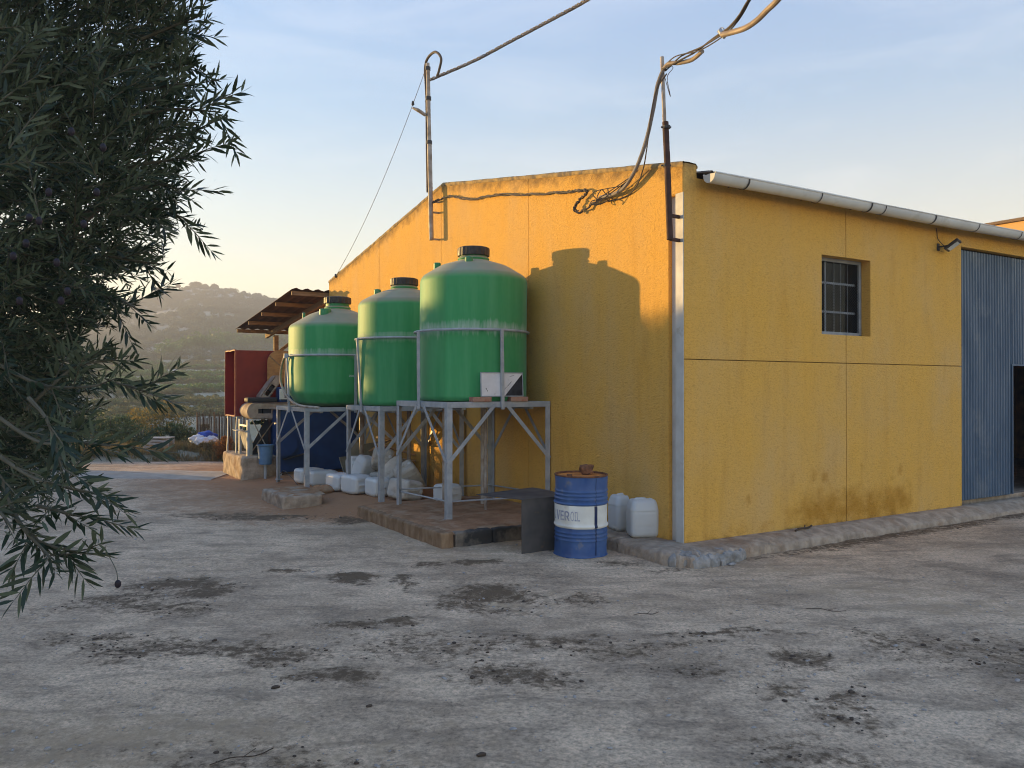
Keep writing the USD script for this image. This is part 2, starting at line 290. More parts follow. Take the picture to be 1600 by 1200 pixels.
def tank_look(name, bands, dust_z, green=(0.034, 0.25, 0.080), green2=(0.070, 0.295, 0.115), wst=0.8, hgt=0.22):
    """Green polyethylene: vertical fading, pale deposit above and below the hoop at height bands, dust on the dome above dust_z."""
    N = {'tc': ('texture_coordinate', {}), 'sx': ('separate_xyz', {}),
         'm1': ('mapping', {'scale': (3.5, 3.5, 0.3)}), 'n1': ('noise_texture', {'scale': 1.6, 'detail': 8.0, 'roughness': 0.68}), 'r1': ('rgb_ramp', {'ramp': [(0, green), (0.42, green), (0.72, green2), (1, green2)]}),
         'm2': ('mapping', {'scale': (16, 16, 1.6)}), 'n2': ('noise_texture', {'scale': 1.5, 'detail': 6.0, 'roughness': 0.7}), 'nbig': ('noise_texture', {'scale': 1.6, 'detail': 2.0}),
         'zr': ('rgb_ramp', {'ramp': [(0, (0, 0, 0)), (max(0, bands - hgt) / 3, (0, 0, 0)), ((bands - 0.03) / 3, (0.42,) * 3), ((bands + 0.02) / 3, (0.62,) * 3), ((bands + 0.10) / 3, (0.40,) * 3), ((bands + hgt) / 3, (0, 0, 0)), (1, (0, 0, 0))]}),
         'zd': ('math', {'math_type': 'divide', 'value2': 3.0}), 'aw': ('math', {'math_type': 'add'}), 'ax': ('math', {'math_type': 'multiply_add', 'value2': 0.7, 'value3': -0.35}), 'ay': ('math', {'math_type': 'add'}),
         'sw': ('map_range', {'from_min': 0.80, 'from_max': 1.18, 'to_min': 0.0, 'to_max': wst, 'clamp': True}), 'xw': ('mix', {'mix_type': 'mix', 'color2': (0.55, 0.56, 0.53)}),
         'dz': ('map_range', {'from_min': dust_z - 0.10, 'from_max': dust_z + 0.12, 'to_min': 0.0, 'to_max': 0.8, 'clamp': True}), 'nd': ('noise_texture', {'scale': 9.0, 'detail': 6.0}), 'ds': ('math', {'math_type': 'multiply_add', 'value2': 0.4, 'value3': -0.2}), 'da': ('math', {'math_type': 'add', 'use_clamp': True}), 'dg': ('math', {'math_type': 'multiply'}),
         'geo': ('geometry', {}), 'gn': ('separate_xyz', {}), 'gz': ('map_range', {'from_min': 0.15, 'from_max': 0.55, 'clamp': True}),
         'xd': ('mix', {'mix_type': 'mix', 'color2': (0.235, 0.205, 0.145)}),
         'p': ('principled_bsdf', {'roughness': 0.6, 'specular_ior_level': 0.3, 'sheen_weight': 0.15}),
         'b': ('bump', {'strength': 0.25, 'distance': 0.01})}
    K = [('tc.object', 'sx.vector'), ('tc.object', 'm1.vector'), ('m1.vector', 'n1.vector'), ('n1.fac', 'r1.fac'), ('tc.object', 'm2.vector'), ('m2.vector', 'n2.vector'),
         ('sx.z', 'zd.value1'), ('zd.value', 'zr.fac'), ('zr.color', 'aw.value1'), ('n2.fac', 'aw.value2'), ('tc.object', 'nbig.vector'), ('nbig.fac', 'ax.value1'), ('aw.value', 'ay.value1'), ('ax.value', 'ay.value2'), ('ay.value', 'sw.value'), ('sw.result', 'xw.fac'), ('r1.color', 'xw.color1'),
         ('sx.z', 'dz.value'), ('tc.object', 'nd.vector'), ('nd.fac', 'ds.value1'), ('dz.result', 'da.value1'), ('ds.value', 'da.value2'),
         ('geo.normal', 'gn.vector'), ('gn.z', 'gz.value'), ('da.value', 'dg.value1'), ('gz.result', 'dg.value2'), ('dg.value', 'xd.fac'), ('xw.color', 'xd.color1'), ('xd.color', 'p.base_color'),
         ('n1.fac', 'b.height'), ('b.normal', 'p.normal')]
    return usdkit.material(stage, LK + name, N, K, surface='p.BSDF')

def leaf_look(name, top, under, transl=0.18, rough=0.42):
    N = {'geo': ('geometry', {}), 'n': ('noise_texture', {'scale': 3.0, 'detail': 3.0}), 'rt': ('rgb_ramp', {'ramp': [(0.25, tuple(x * 0.6 for x in top)), (0.5, top), (0.8, tuple(min(1, x * 1.5) for x in top))]}),
         'w': ('math', {'math_type': 'multiply_add', 'value2': 0.45, 'value3': 0.27}), 'mix': ('mix', {'mix_type': 'mix', 'color2': under}), 'p': ('principled_bsdf', {'roughness': rough, 'specular_ior_level': 0.4}), 't': ('translucent_bsdf', {}), 'mx': ('mix_closure', {'fac': transl})}
    K = [('geo.random_per_island', 'w.value1'), ('w.value', 'rt.fac'), ('rt.color', 'mix.color1'), ('geo.backfacing', 'mix.fac'), ('mix.color', 'p.base_color'), ('rt.color', 't.color'), ('p.BSDF', 'mx.closure1'), ('t.BSDF', 'mx.closure2')]
    return usdkit.material(stage, LK + name, N, K, surface='mx.closure')

def hill_look(name):
    N = {'geo': ('geometry', {}), 'pale': ('attribute', {'attribute': 'pale'}), 'n': ('noise_texture', {'scale': 0.05, 'detail': 10.0, 'roughness': 0.7}),
         'r': ('rgb_ramp', {'ramp': [(0, (0.12, 0.14, 0.08)), (0.40, (0.19, 0.19, 0.125)), (0.54, (0.31, 0.285, 0.21)), (0.66, (0.42, 0.375, 0.28)), (1, (0.46, 0.41, 0.31))]}),
         'n2': ('noise_texture', {'scale': 0.35, 'detail': 8.0, 'roughness': 0.7}), 'a': ('math', {'math_type': 'add'}), 's': ('map_range', {'from_min': 0.85, 'from_max': 1.1, 'clamp': True}),
         'x': ('mix', {'mix_type': 'mix', 'color2': (0.55, 0.50, 0.42)}), 'p': ('principled_bsdf', {'roughness': 0.95, 'specular_ior_level': 0.1})}
    K = [('geo.position', 'n.vector'), ('n.fac', 'r.fac'), ('geo.position', 'n2.vector'), ('pale.fac', 'a.value1'), ('n2.fac', 'a.value2'), ('a.value', 's.value'), ('s.result', 'x.fac'), ('r.color', 'x.color1'), ('x.color', 'p.base_color')]
    return usdkit.material(stage, LK + name, N, K, surface='p.BSDF')

M = {
 'stucco': stucco('ochre_stucco'), 'ground': ground_look('yard_ground'), 'hill': hill_look('hillside_soil'),
 'joint': simple('joint_filler', (0.20, 0.12, 0.03), rough=0.95),
 'coping': simple('coping_grime', (0.40, 0.27, 0.10), (0.16, 0.13, 0.09), scale=9, rough=0.95, bump=0.5, bscale=30, stretch=(1, 1, 1)),
 'white_paint': simple('white_column_paint', (0.52, 0.52, 0.50), (0.44, 0.435, 0.41), scale=4, rough=0.6, dirt=(0.30, 0.22, 0.13), dscale=3.5, dlo=0.60, dhi=0.75, bump=0.15),
 'gutter': simple('gutter_grey_plastic', (0.54, 0.53, 0.49), (0.46, 0.45, 0.42), scale=2, rough=0.45, stretch=(1, 1, 1), dirt=(0.34, 0.30, 0.22), dscale=3, dlo=0.58, dhi=0.8),
 'dark_metal': simple('dark_bracket_metal', (0.05, 0.05, 0.055), rough=0.55, metal=0.3),
 'window_grey': simple('window_grey_paint', (0.27, 0.29, 0.31), (0.20, 0.215, 0.23), scale=9, rough=0.6),
 'roof': simple('old_fibre_cement', (0.17, 0.13, 0.10), (0.09, 0.075, 0.065), scale=3, rough=0.9, dirt=(0.26, 0.22, 0.15), dscale=5, bump=0.3),
 'rust_roof': simple('rusty_sheet', (0.105, 0.058, 0.032), (0.055, 0.034, 0.022), scale=5, rough=0.85, stretch=(1, 6, 1)),
 'blue_door': simple('blue_door_paint', (0.052, 0.095, 0.15), (0.040, 0.075, 0.122), scale=1.6, rough=0.42, stretch=(3, 3, 0.6), spec=0.45, dirt=(0.16, 0.18, 0.20), dscale=1.4, dlo=0.56, dhi=0.8),
 'inside': simple('dark_interior', (0.03, 0.028, 0.025), rough=0.95),
 'galv': simple('galvanised_steel', (0.38, 0.40, 0.425), (0.29, 0.315, 0.34), scale=7, rough=0.55, metal=0.25, spec=0.4, dirt=(0.24, 0.2, 0.15), dscale=5, dlo=0.64, dhi=0.78),
 'rust_steel': simple('dark_rust_pipe', (0.060, 0.025, 0.018), (0.035, 0.018, 0.014), scale=12, rough=0.75, bump=0.2),
 'pipe_grey': simple('weathered_pipe', (0.36, 0.32, 0.28), (0.22, 0.17, 0.13), scale=6, rough=0.6, metal=0.2),
 'cable': simple('black_cable', (0.05, 0.042, 0.036), (0.09, 0.07, 0.055), scale=10, rough=0.7),
 'twist': simple('weathered_twisted_cable', (0.19, 0.16, 0.14), (0.10, 0.085, 0.075), scale=14, rough=0.75),
 'conduit': simple('grey_conduit', (0.21, 0.19, 0.18), (0.15, 0.135, 0.125), scale=6, rough=0.6),
 'conduit_tan': simple('tan_conduit', (0.29, 0.23, 0.18), (0.21, 0.17, 0.14), scale=6, rough=0.6),
 'black_plastic': simple('black_lid_plastic', (0.022, 0.020, 0.019), (0.05, 0.045, 0.04), scale=12, rough=0.55),
 'green_plain': simple('green_polyethylene', (0.020, 0.20, 0.075), (0.05, 0.20, 0.09), scale=4, rough=0.5, dirt=(0.25, 0.25, 0.17), dscale=6),
 'drum_blue': simple('drum_blue_paint', (0.030, 0.075, 0.215), (0.050, 0.105, 0.25), scale=5, rough=0.42, spec=0.45, dirt=(0.16, 0.16, 0.19), dscale=7, dlo=0.60, dhi=0.72, bump=0.08, bscale=14, bdist=0.02),
 'drum_white': simple('drum_white_paint', (0.72, 0.71, 0.66), (0.63, 0.62, 0.57), scale=4, rough=0.5, dirt=(0.42, 0.36, 0.28), dscale=6, dlo=0.60, dhi=0.8),
 'drum_ink': simple('drum_lettering', (0.22, 0.24, 0.34), (0.42, 0.43, 0.48), scale=30, rough=0.6),
 'drum_seam': simple('drum_dark_seam', (0.012, 0.022, 0.07), rough=0.35),
 'drum_rust': simple('drum_rusty_orange_top', (0.62, 0.24, 0.05), (0.40, 0.14, 0.035), scale=9, rough=0.85, bump=0.2),
 'rust_bit': simple('rusty_lump', (0.20, 0.085, 0.04), (0.10, 0.05, 0.03), scale=20, rough=0.9, bump=0.4),
 'plate': simple('grey_steel_plate', (0.105, 0.095, 0.09), (0.065, 0.062, 0.062), scale=3, rough=0.6, metal=0.35, dirt=(0.17, 0.12, 0.08), dscale=6, dlo=0.6, dhi=0.75),
 'jerry': simple('white_jerrycan_plastic', (0.70, 0.72, 0.72), (0.64, 0.66, 0.66), scale=4, rough=0.38, spec=0.4, dirt=(0.42, 0.38, 0.31), dscale=5, dlo=0.64, dhi=0.84, transl=0.12),
 'jerry_dusty': simple('dusty_jerrycan_plastic', (0.60, 0.58, 0.53), (0.48, 0.45, 0.40), scale=4, rough=0.6, dirt=(0.27, 0.21, 0.15), dscale=6, dlo=0.5, dhi=0.75, transl=0.08),
 'red_cap': simple('red_cap', (0.42, 0.012, 0.02), rough=0.4),
 'concrete': simple('rough_concrete', (0.42, 0.335, 0.255), (0.27, 0.21, 0.155), scale=7, rough=0.95, bump=0.9, bscale=28, bdist=0.02, dirt=(0.25, 0.155, 0.09), dscale=2.5, dlo=0.54, dhi=0.72),
 'concrete_grey': simple('grey_concrete', (0.33, 0.31, 0.29), (0.20, 0.19, 0.175), scale=9, rough=0.95, bump=0.8, bscale=24, bdist=0.02, dirt=(0.15, 0.14, 0.13), dscale=5, dlo=0.56, dhi=0.7),
 'block_brown': simple('rust_stained_block', (0.30, 0.20, 0.12), (0.20, 0.12, 0.065), scale=3, rough=0.95, stretch=(3, 3, 0.8), bump=0.7, bscale=30, bdist=0.015),
 'block_black': simple('oil_blackened_block', (0.20, 0.165, 0.13), (0.045, 0.042, 0.04), scale=2.6, lo=0.42, hi=0.56, rough=0.8, bump=0.6, bscale=30, bdist=0.015),
 'soil_red': simple('rusty_soil', (0.36, 0.20, 0.105), (0.24, 0.125, 0.06), scale=4, rough=0.97, bump=0.9, bscale=30, bdist=0.02, dirt=(0.40, 0.29, 0.19), dscale=3, dlo=0.5, dhi=0.7),
 'red_paint': simple('dark_red_paint', (0.20, 0.022, 0.015), (0.16, 0.020, 0.014), scale=3, rough=0.5),
 'red_edge': simple('worn_red_edge', (0.35, 0.10, 0.05), (0.25, 0.06, 0.035), scale=8, rough=0.6),
 'ply': simple('ochre_plywood', (0.36, 0.20, 0.075), (0.25, 0.13, 0.05), scale=3, rough=0.75, stretch=(1, 1, 4)),
 'belt': simple('worn_belt', (0.35, 0.28, 0.22), (0.24, 0.18, 0.14), scale=5, rough=0.8),
 'dark_rubber': simple('black_rubber', (0.02, 0.02, 0.022), (0.035, 0.03, 0.03), scale=8, rough=0.7),
 'blue_machine': simple('dark_blue_machine_paint', (0.016, 0.046, 0.15), (0.012, 0.035, 0.115), scale=3, rough=0.5, dirt=(0.09, 0.09, 0.11), dscale=4, dlo=0.62, dhi=0.78),
 'light_blue': simple('faded_blue_plastic', (0.11, 0.20, 0.33), (0.08, 0.16, 0.27), scale=5, rough=0.5),
 'stainless': simple('stainless_sheet', (0.55, 0.55, 0.52), (0.45, 0.44, 0.41), scale=5, rough=0.35, metal=0.7),
 'green_cloth': simple('dark_green_netting', (0.015, 0.085, 0.06), (0.01, 0.055, 0.045), scale=9, rough=0.9),
 'white_case': simple('white_motor_case', (0.6, 0.6, 0.58), rough=0.5),
 'wood': simple('weathered_wood', (0.24, 0.165, 0.10), (0.16, 0.105, 0.06), scale=4, rough=0.85, stretch=(1, 8, 8)),
 'wood_pale': simple('pale_pallet_wood', (0.50, 0.36, 0.22), (0.37, 0.25, 0.15), scale=4, rough=0.85, stretch=(1, 8, 8)),
 'wood_grey': simple('grey_pallet_wood', (0.42, 0.41, 0.38), (0.27, 0.26, 0.24), scale=4, rough=0.9, stretch=(1, 8, 8)),
 'grey_sheet': simple('grey_green_sheet', (0.29, 0.30, 0.26), (0.21, 0.21, 0.18), scale=4, rough=0.75, dirt=(0.2, 0.14, 0.09), dscale=5),
 'brick_red': simple('red_brick', (0.30, 0.12, 0.07), (0.36, 0.22, 0.16), scale=10, rough=0.95, bump=0.4),
 'board_white': simple('white_board', (0.72, 0.71, 0.71), (0.64, 0.62, 0.62), scale=5, rough=0.5, dirt=(0.45, 0.42, 0.40), dscale=8, dlo=0.6, dhi=0.8),
 'board_black': simple('black_board_print', (0.012, 0.012, 0.015), (0.03, 0.032, 0.04), scale=4, rough=0.3),
 'lamp_lens': simple('lamp_lens', (0.62, 0.65, 0.64), rough=0.15, spec=0.6),
 'neigh': simple('neighbour_ochre', (0.72, 0.42, 0.14), (0.64, 0.39, 0.15), scale=2, rough=0.9, bump=0.4, bscale=20),
 'bark': simple('olive_bark', (0.13, 0.11, 0.09), (0.075, 0.062, 0.05), scale=12, rough=0.95, bump=0.8, bscale=20, bdist=0.03),
 'twig': simple('olive_twig', (0.11, 0.105, 0.08), (0.075, 0.07, 0.05), scale=10, rough=0.85),
 'olive_fruit': simple('ripe_olive', (0.008, 0.006, 0.010), (0.014, 0.009, 0.015), scale=20, rough=0.45),
 'olive_leaf': leaf_look('olive_leaf', (0.032, 0.055, 0.024), (0.095, 0.125, 0.078), transl=0.10, rough=0.45),
 'pine': leaf_look('pine_foliage', (0.045, 0.065, 0.028), (0.05, 0.07, 0.03), transl=0.1, rough=0.8),
 'scrub': leaf_look('scrub_foliage', (0.125, 0.165, 0.095), (0.14, 0.18, 0.11), transl=0.1, rough=0.85),
 'crop': leaf_look('crop_foliage', (0.11, 0.22, 0.055), (0.13, 0.23, 0.07), transl=0.2, rough=0.7),
 'shrub_dark': leaf_look('dark_shrub_foliage', (0.082, 0.135, 0.045), (0.11, 0.16, 0.07), transl=0.2, rough=0.6),
 'shrub_olive': leaf_look('dry_shrub_foliage', (0.16, 0.165, 0.06), (0.18, 0.18, 0.08), transl=0.2, rough=0.7),
 'flower': leaf_look('yellow_blossom', (0.40, 0.28, 0.06), (0.36, 0.26, 0.07), transl=0.3, rough=0.7),
 'dry_grass': leaf_look('dry_grass', (0.33, 0.25, 0.11), (0.30, 0.23, 0.10), transl=0.25, rough=0.8),
 'rust_bush': leaf_look('russet_bush', (0.36, 0.165, 0.045), (0.32, 0.15, 0.05), transl=0.25, rough=0.8),
 'reed': simple('brown_reed', (0.12, 0.075, 0.042), (0.07, 0.045, 0.026), scale=6, rough=0.95, stretch=(6, 6, 0.6)),
 'bag_blue': simple('blue_sack', (0.03, 0.075, 0.36), (0.025, 0.05, 0.25), scale=6, rough=0.6),
 'bag_white': simple('white_sack', (0.62, 0.63, 0.66), (0.5, 0.52, 0.56), scale=6, rough=0.6),
 'stone': simple('loose_stone', (0.40, 0.37, 0.34), (0.22, 0.20, 0.18), scale=8, rough=0.95),
 'clod': simple('dark_clod', (0.085, 0.058, 0.04), (0.05, 0.036, 0.026), scale=12, rough=0.97),
 'lane': simple('pale_lane_concrete', (0.44, 0.38, 0.31), (0.34, 0.295, 0.24), scale=2.5, rough=0.95, bump=0.5, bscale=20, dirt=(0.34, 0.26, 0.18), dscale=1.6, dlo=0.56, dhi=0.72),
}
M['tank_a'] = tank_look('tank_green_a', 0.93, 1.62, wst=0.55, hgt=0.18)
M['tank_b'] = tank_look('tank_green_b', 1.03, 1.54, green=(0.030, 0.23, 0.076), wst=0.28, hgt=0.12)
M['tank_c'] = tank_look('tank_green_c', 0.90, 1.38, green=(0.026, 0.235, 0.072), wst=0.36, hgt=0.14)
def glass_pane(name):
    return usdkit.material(stage, LK + name, {'t': ('transparent_bsdf', {'color': (0.55, 0.6, 0.62)}), 'g': ('glossy_bsdf', {'roughness': 0.08, 'color': (0.45, 0.45, 0.45)}), 'f': ('fresnel', {'IOR': 1.5}), 'm': ('mix_closure', {})},
        [('f.fac', 'm.fac'), ('t.BSDF', 'm.closure1'), ('g.BSDF', 'm.closure2')], surface='m.closure')
M['glass'] = glass_pane('window_glass')

# ================================================================== TERRAIN, YARD
PR = np.array([[0, 0], [19, 0], [20.5, 0.10], [22, 0.16], [24, 0.0], [28, -1.0], [36, -3.4], [48, -3.0], [62, -0.9], [80, 0.0], [100, 1.0], [150, 4.2], [200, 8.4], [250, 13.6], [300, 21.5], [350, 31], [400, 41], [450, 52], [500, 62], [540, 67], [580, 68], [640, 60], [760, 30]], float)
def terrain_z(x, y):
    x, y = np.asarray(x, float), np.asarray(y, float); az = np.degrees(np.arctan2(x, np.maximum(y, 1)))
    base = np.interp(y, PR[:, 0], PR[:, 1])
    k = np.interp(az, [-60, -36, -31, -28.5, -26, -23.5, -21, -19, -16, -12, 0, 40], [0.10, 0.22, 0.36, 0.60, 0.80, 0.94, 1.0, 0.97, 0.88, 0.75, 0.55, 0.5])
    far = sstep(y, 120, 420); h = base * (1 - far + far * k)
    rough_ = (n2(x, y, 1 / 45.0, 3, 5) - 0.5) * 9 * sstep(y, 180, 420) + (n2(x, y, 1 / 14.0, 5, 4) - 0.5) * 1.8 * sstep(y, 60, 200)
    h = h + rough_
    # terraces between 70 and 230 m: treads and pale banks
    u = (y + (n2(x, y, 1 / 30.0, 9, 3) - 0.5) * 22); st = 21.0; t = (u / st) % 1.0
    w = sstep(y, 66, 80) * (1 - sstep(y, 200, 240))
    slope = np.interp(y, [60, 100, 150, 200, 250], [0.03, 0.05, 0.065, 0.085, 0.11])
    h = h + w * slope * st * (sstep(t, 0.72, 1.0) - t) * 0.95
    bank = w * sstep(t, 0.68, 0.8) * (1 - sstep(t, 0.94, 1.0))
    left = sstep(-x, 3.0, 5.0)   # the berm and the drop only lie beyond the yard on the left
    near = y < 60
    h = np.where(near, h * left + (-0.25) * (1 - left), h)
    h = h + np.where((y > 19.5) & near, (n2(x, y, 0.8, 11, 4) - 0.5) * 0.14 * left * sstep(y, 19.5, 21), 0)
    yard = sstep(y, 20.3, 19.6) if False else np.where(y < 19.9, 1.0, np.clip((20.6 - y) / 0.7, 0, 1))
    return h * (1 - yard) - 0.45 * yard, bank, t
def terrain_mesh():
    xs = np.unique(np.concatenate([np.linspace(-420, -60, 90), np.linspace(-60, -2, 90), np.linspace(-2, 300, 50)]))
    xs = np.unique(np.concatenate([np.linspace(-420, -230, 40), np.linspace(-230, -12, 300), np.linspace(-12, 30, 40), np.linspace(30, 300, 20)]))
    ys = np.unique(np.concatenate([np.linspace(-60, 18, 12), np.linspace(18, 40, 45), np.linspace(40, 240, 170), np.linspace(240, 640, 130)]))
    x, y = np.meshgrid(xs, ys, indexing='ij'); z, bank, _ = terrain_z(x, y)
    m = grid_sheet(xs, ys, lambda u, v: (u, v, z)); scr = n2(x, y, 1 / 25.0, 21, 4)
    gully = np.exp(-((x + 0.36 * y - 8) / 9) ** 2) * sstep(y, 70, 95) * (1 - sstep(y, 170, 230))
    pale = np.clip(bank * (0.05 + 2.4 * np.clip(scr - 0.44, 0, 1)) + gully * 0.40 + 0.0 * y + 0.22 * sstep(scr, 0.5, 0.68) * (y > 60), 0, 0.55)
    return m, pale.ravel()
tm, pale = terrain_mesh()
obj('hillside_terrain', tm, M['hill'], kind='structure', smooth=True, prim={'pale': pale})

DIRT = [  # px, py, rx (m), ry (m), dark, tan
 (770, 936, 0.42, 0.24, 0.55, 0.5), (720, 940, 0.25, 0.12, 0.4, 0), (300, 912, 0.5, 0.16, 0.42, 0.2), (340, 918, 0.28, 0.16, 0.45, 0.3), (552, 899, 0.26, 0.13, 0.5, 0), (457, 886, 0.28, 0.1, 0.46, 0.1),
 (635, 970, 0.16, 0.1, 0.5, 0), (550, 975, 0.32, 0.1, 0.42, 0.1), (350, 806, 0.55, 0.2, 0.4, 0.1), (420, 808, 0.6, 0.16, 0.46, 0), (310, 805, 0.5, 0.2, 0.4, 0.2), (550, 812, 0.3, 0.14, 0.5, 0.1), (680, 880, 0.2, 0.1, 0.45, 0), (750, 876, 0.22, 0.08, 0.5, 0),
 (905, 938, 0.25, 0.12, 0.32, 0.2), (960, 1015, 0.35, 0.16, 0.36, 0.3), (700, 1010, 0.7, 0.2, 0.3, 0), (800, 1060, 0.45, 0.14, 0.4, 0), (500, 1060, 0.3, 0.1, 0.4, 0), (330, 1020, 0.8, 0.14, 0.36, 0.1), (250, 950, 0.5, 0.15, 0.36, 0.2),
 (1208, 1072, 0.17, 0.13, 0.34, 0.55), (1330, 1090, 0.2, 0.08, 0.34, 0.2), (1320, 1118, 0.3, 0.12, 0.28, 0.45), (1235, 1030, 0.15, 0.1, 0.35, 0), (1060, 1045, 0.35, 0.12, 0.3, 0), (1120, 990, 0.6, 0.06, 0.32, 0), (1240, 1180, 0.35, 0.15, 0.3, 0),
 (1450, 1000, 0.6, 0.15, 0.24, 0.2), (1560, 1020, 0.7, 0.2, 0.26, 0.3), (180, 940, 0.5, 0.2, 0.34, 0.2), (160, 1000, 0.4, 0.1, 0.35, 0.2), (640, 905, 0.12, 0.2, 0.36, 0), (1170, 860, 0.5, 0.1, 0.34, 0.1), (1260, 852, 0.6, 0.1, 0.34, 0), (870, 855, 0.4, 0.15, 0.3, 0.3), (980, 880, 0.3, 0.1, 0.34, 0.3), (1050, 892, 0.35, 0.1, 0.32, 0.3),
 (450, 1190, 0.7, 0.14, 0.3, 0.3), (1000, 1010, 0.9, 0.05, 0.3, 0), (870, 1000, 0.4, 0.12, 0.36, 0), (420, 1030, 0.35, 0.1, 0.36, 0.2)]
TANB = [(200, 1150, 1.0, 0.35, 0.42), (1350, 920, 1.1, 0.4, 0.36), (1230, 890, 1.0, 0.3, 0.3), (150, 760, 1.4, 0.8, 0.36), (1520, 950, 1.2, 0.3, 0.36), (330, 870, 1.2, 0.8, 0.2), (760, 870, 0.9, 0.3, 0.36), (640, 845, 0.8, 0.3, 0.38), (480, 1180, 0.8, 0.2, 0.3), (950, 940, 1.4, 0.5, 0.22), (60, 1180, 0.7, 0.4, 0.4)]
def yard_masks(x, y):
    x0_, y0_ = x, y; x = x + (n2(x0_, y0_, 2.3, 131, 4) - 0.5) * 0.75; y = y + (n2(x0_, y0_, 2.3, 137, 4) - 0.5) * 0.9
    dark = np.zeros_like(x); tan = np.zeros_like(x)
    for px, py, rx, ry, dk, tn in DIRT:
        c = atG(px, py); g = np.exp(-(((x - c[0]) / (rx * 1.12)) ** 2 + ((y - c[1]) / (ry * 2.0)) ** 2) ** 1.5); dark = np.maximum(dark, 1.45 * dk * g); tan = np.maximum(tan, tn * np.exp(-(((x - c[0]) / rx) ** 2 + ((y - c[1]) / (ry * 1.6)) ** 2) * 3.5))
    c = atG(785, 938); ring = np.exp(-(((x - c[0]) / 0.24) ** 2 + ((y - c[1]) / 0.2) ** 2)); dark = dark - 0.5 * ring; tan = np.maximum(tan, 0.62 * ring)
    for px, py, rx, ry, tn in TANB:
        c = atG(px, py); tan = np.maximum(tan, tn * np.exp(-(((x - c[0]) / rx) ** 2 + ((y - c[1]) / ry) ** 2)))
    x, y = x0_, y0_
    q = loc(np.stack([x, y, x * 0], -1)); a, d = q[..., 1], -q[..., 0]
    red = 0.5 * sstep(d, 3.2, 1.6) * sstep(a, 3.4, 4.6) * sstep(a, 13, 10) + 0.36 * sstep(d, 5.2, 2.5) * sstep(a, 2.5, 5) * sstep(a, 16, 11)
    red = red + 0.20 * sstep(d, 8.0, 4.0) * sstep(a, 3.5, 6.5)
    tan = np.maximum(tan, 0.36 * sstep(d, 3.0, 2.1) * sstep(a, 0.6, 1.3) * sstep(a, 5.5, 4.5))
    k = n2(x, y, 0.9, 31, 5); strip = sstep(np.abs(a + 0.42), 0.30, 0.05) * (d < 0.6)
    dark = np.maximum(dark, 0.5 * strip) ; dark = dark + (k - 0.5) * 0.95
    return dark, tan + (n2(x, y, 0.5, 33, 4) - 0.5) * 0.3, red
def yard_h(x, y):
    q = loc(np.stack([x, y, x * 0], -1)); a, d = q[..., 1], -q[..., 0]
    soil = 0.10 * sstep(d, 2.5, 1.3) * sstep(a, 3.9, 4.6) * sstep(a, 12.0, 9.5)
    h = (n2(x, y, 0.35, 1, 3) - 0.5) * 0.06 + (n2(x, y, 2.2, 2, 4) - 0.5) * 0.022 + (n2(x, y, 9.0, 4, 2) - 0.5) * 0.012
    h = h * sstep(np.hypot(x, y), 1, 3) + soil * (0.8 + 0.5 * n2(x, y, 1.4, 6, 4))
    c = atG(785, 938); h = h - 0.03 * np.exp(-(((x - c[0]) / 0.3) ** 2 + ((y - c[1]) / 0.28) ** 2)); return h
def yard():
    xs = np.concatenate([np.linspace(-40, -12.2, 36), np.arange(-12, -5.2, 0.1), np.arange(-5.2, 6.6, 0.045), np.arange(6.7, 12, 0.1), np.linspace(12.2, 40, 36)])
    ys = np.concatenate([np.linspace(-20, 1.6, 40), np.arange(1.7, 12.5, 0.045), np.arange(12.55, 20.2, 0.08), [20.4, 20.8]])
    x, y = np.meshgrid(xs, ys, indexing='ij'); dk, tn, rd = yard_masks(x, y); z = yard_h(x, y)
    lump = sstep(dk + (n2(x, y, 6, 41, 4) - 0.5) * 0.9, 0.36, 0.75); z = z + 0.014 * lump * n2(x, y, 11, 43, 3)
    z = np.where(y > 20.1, -0.6, z) ; z[0, :] = z[-1, :] = -0.6; z[:, 0] = -0.6
    m = grid_sheet(xs, ys, lambda u, v: (u, v, z))
    obj('ground', m, M['ground'], kind='structure', smooth=True, prim={'dark': dk.ravel(), 'tan': tn.ravel(), 'red': rd.ravel()})
yard()
def gz(p): return float(yard_h(np.array([p[0]]), np.array([p[1]]))[0])
# pale lane at the back left
def lane():
    U = np.linspace(-13.5, -5.9, 60); V = np.linspace(0, 1, 14)
    def f(u, v):
        y = 15.9 + v * 1.5 + 0.12 * np.sin(u * 1.7 + v) * (v > 0.5) + (u + 6) * -0.12 + (n2(u, v * 3, 1.2, 51, 3) - 0.5) * 0.4 * np.abs(v * 2 - 1)
        return u, y, yard_h(u, y) + 0.012 - 0.03 * ((v < 0.01) | (v > 0.99))
    obj('path', grid_sheet(U, V, f), M['lane'], kind='structure', smooth=True)
lane()

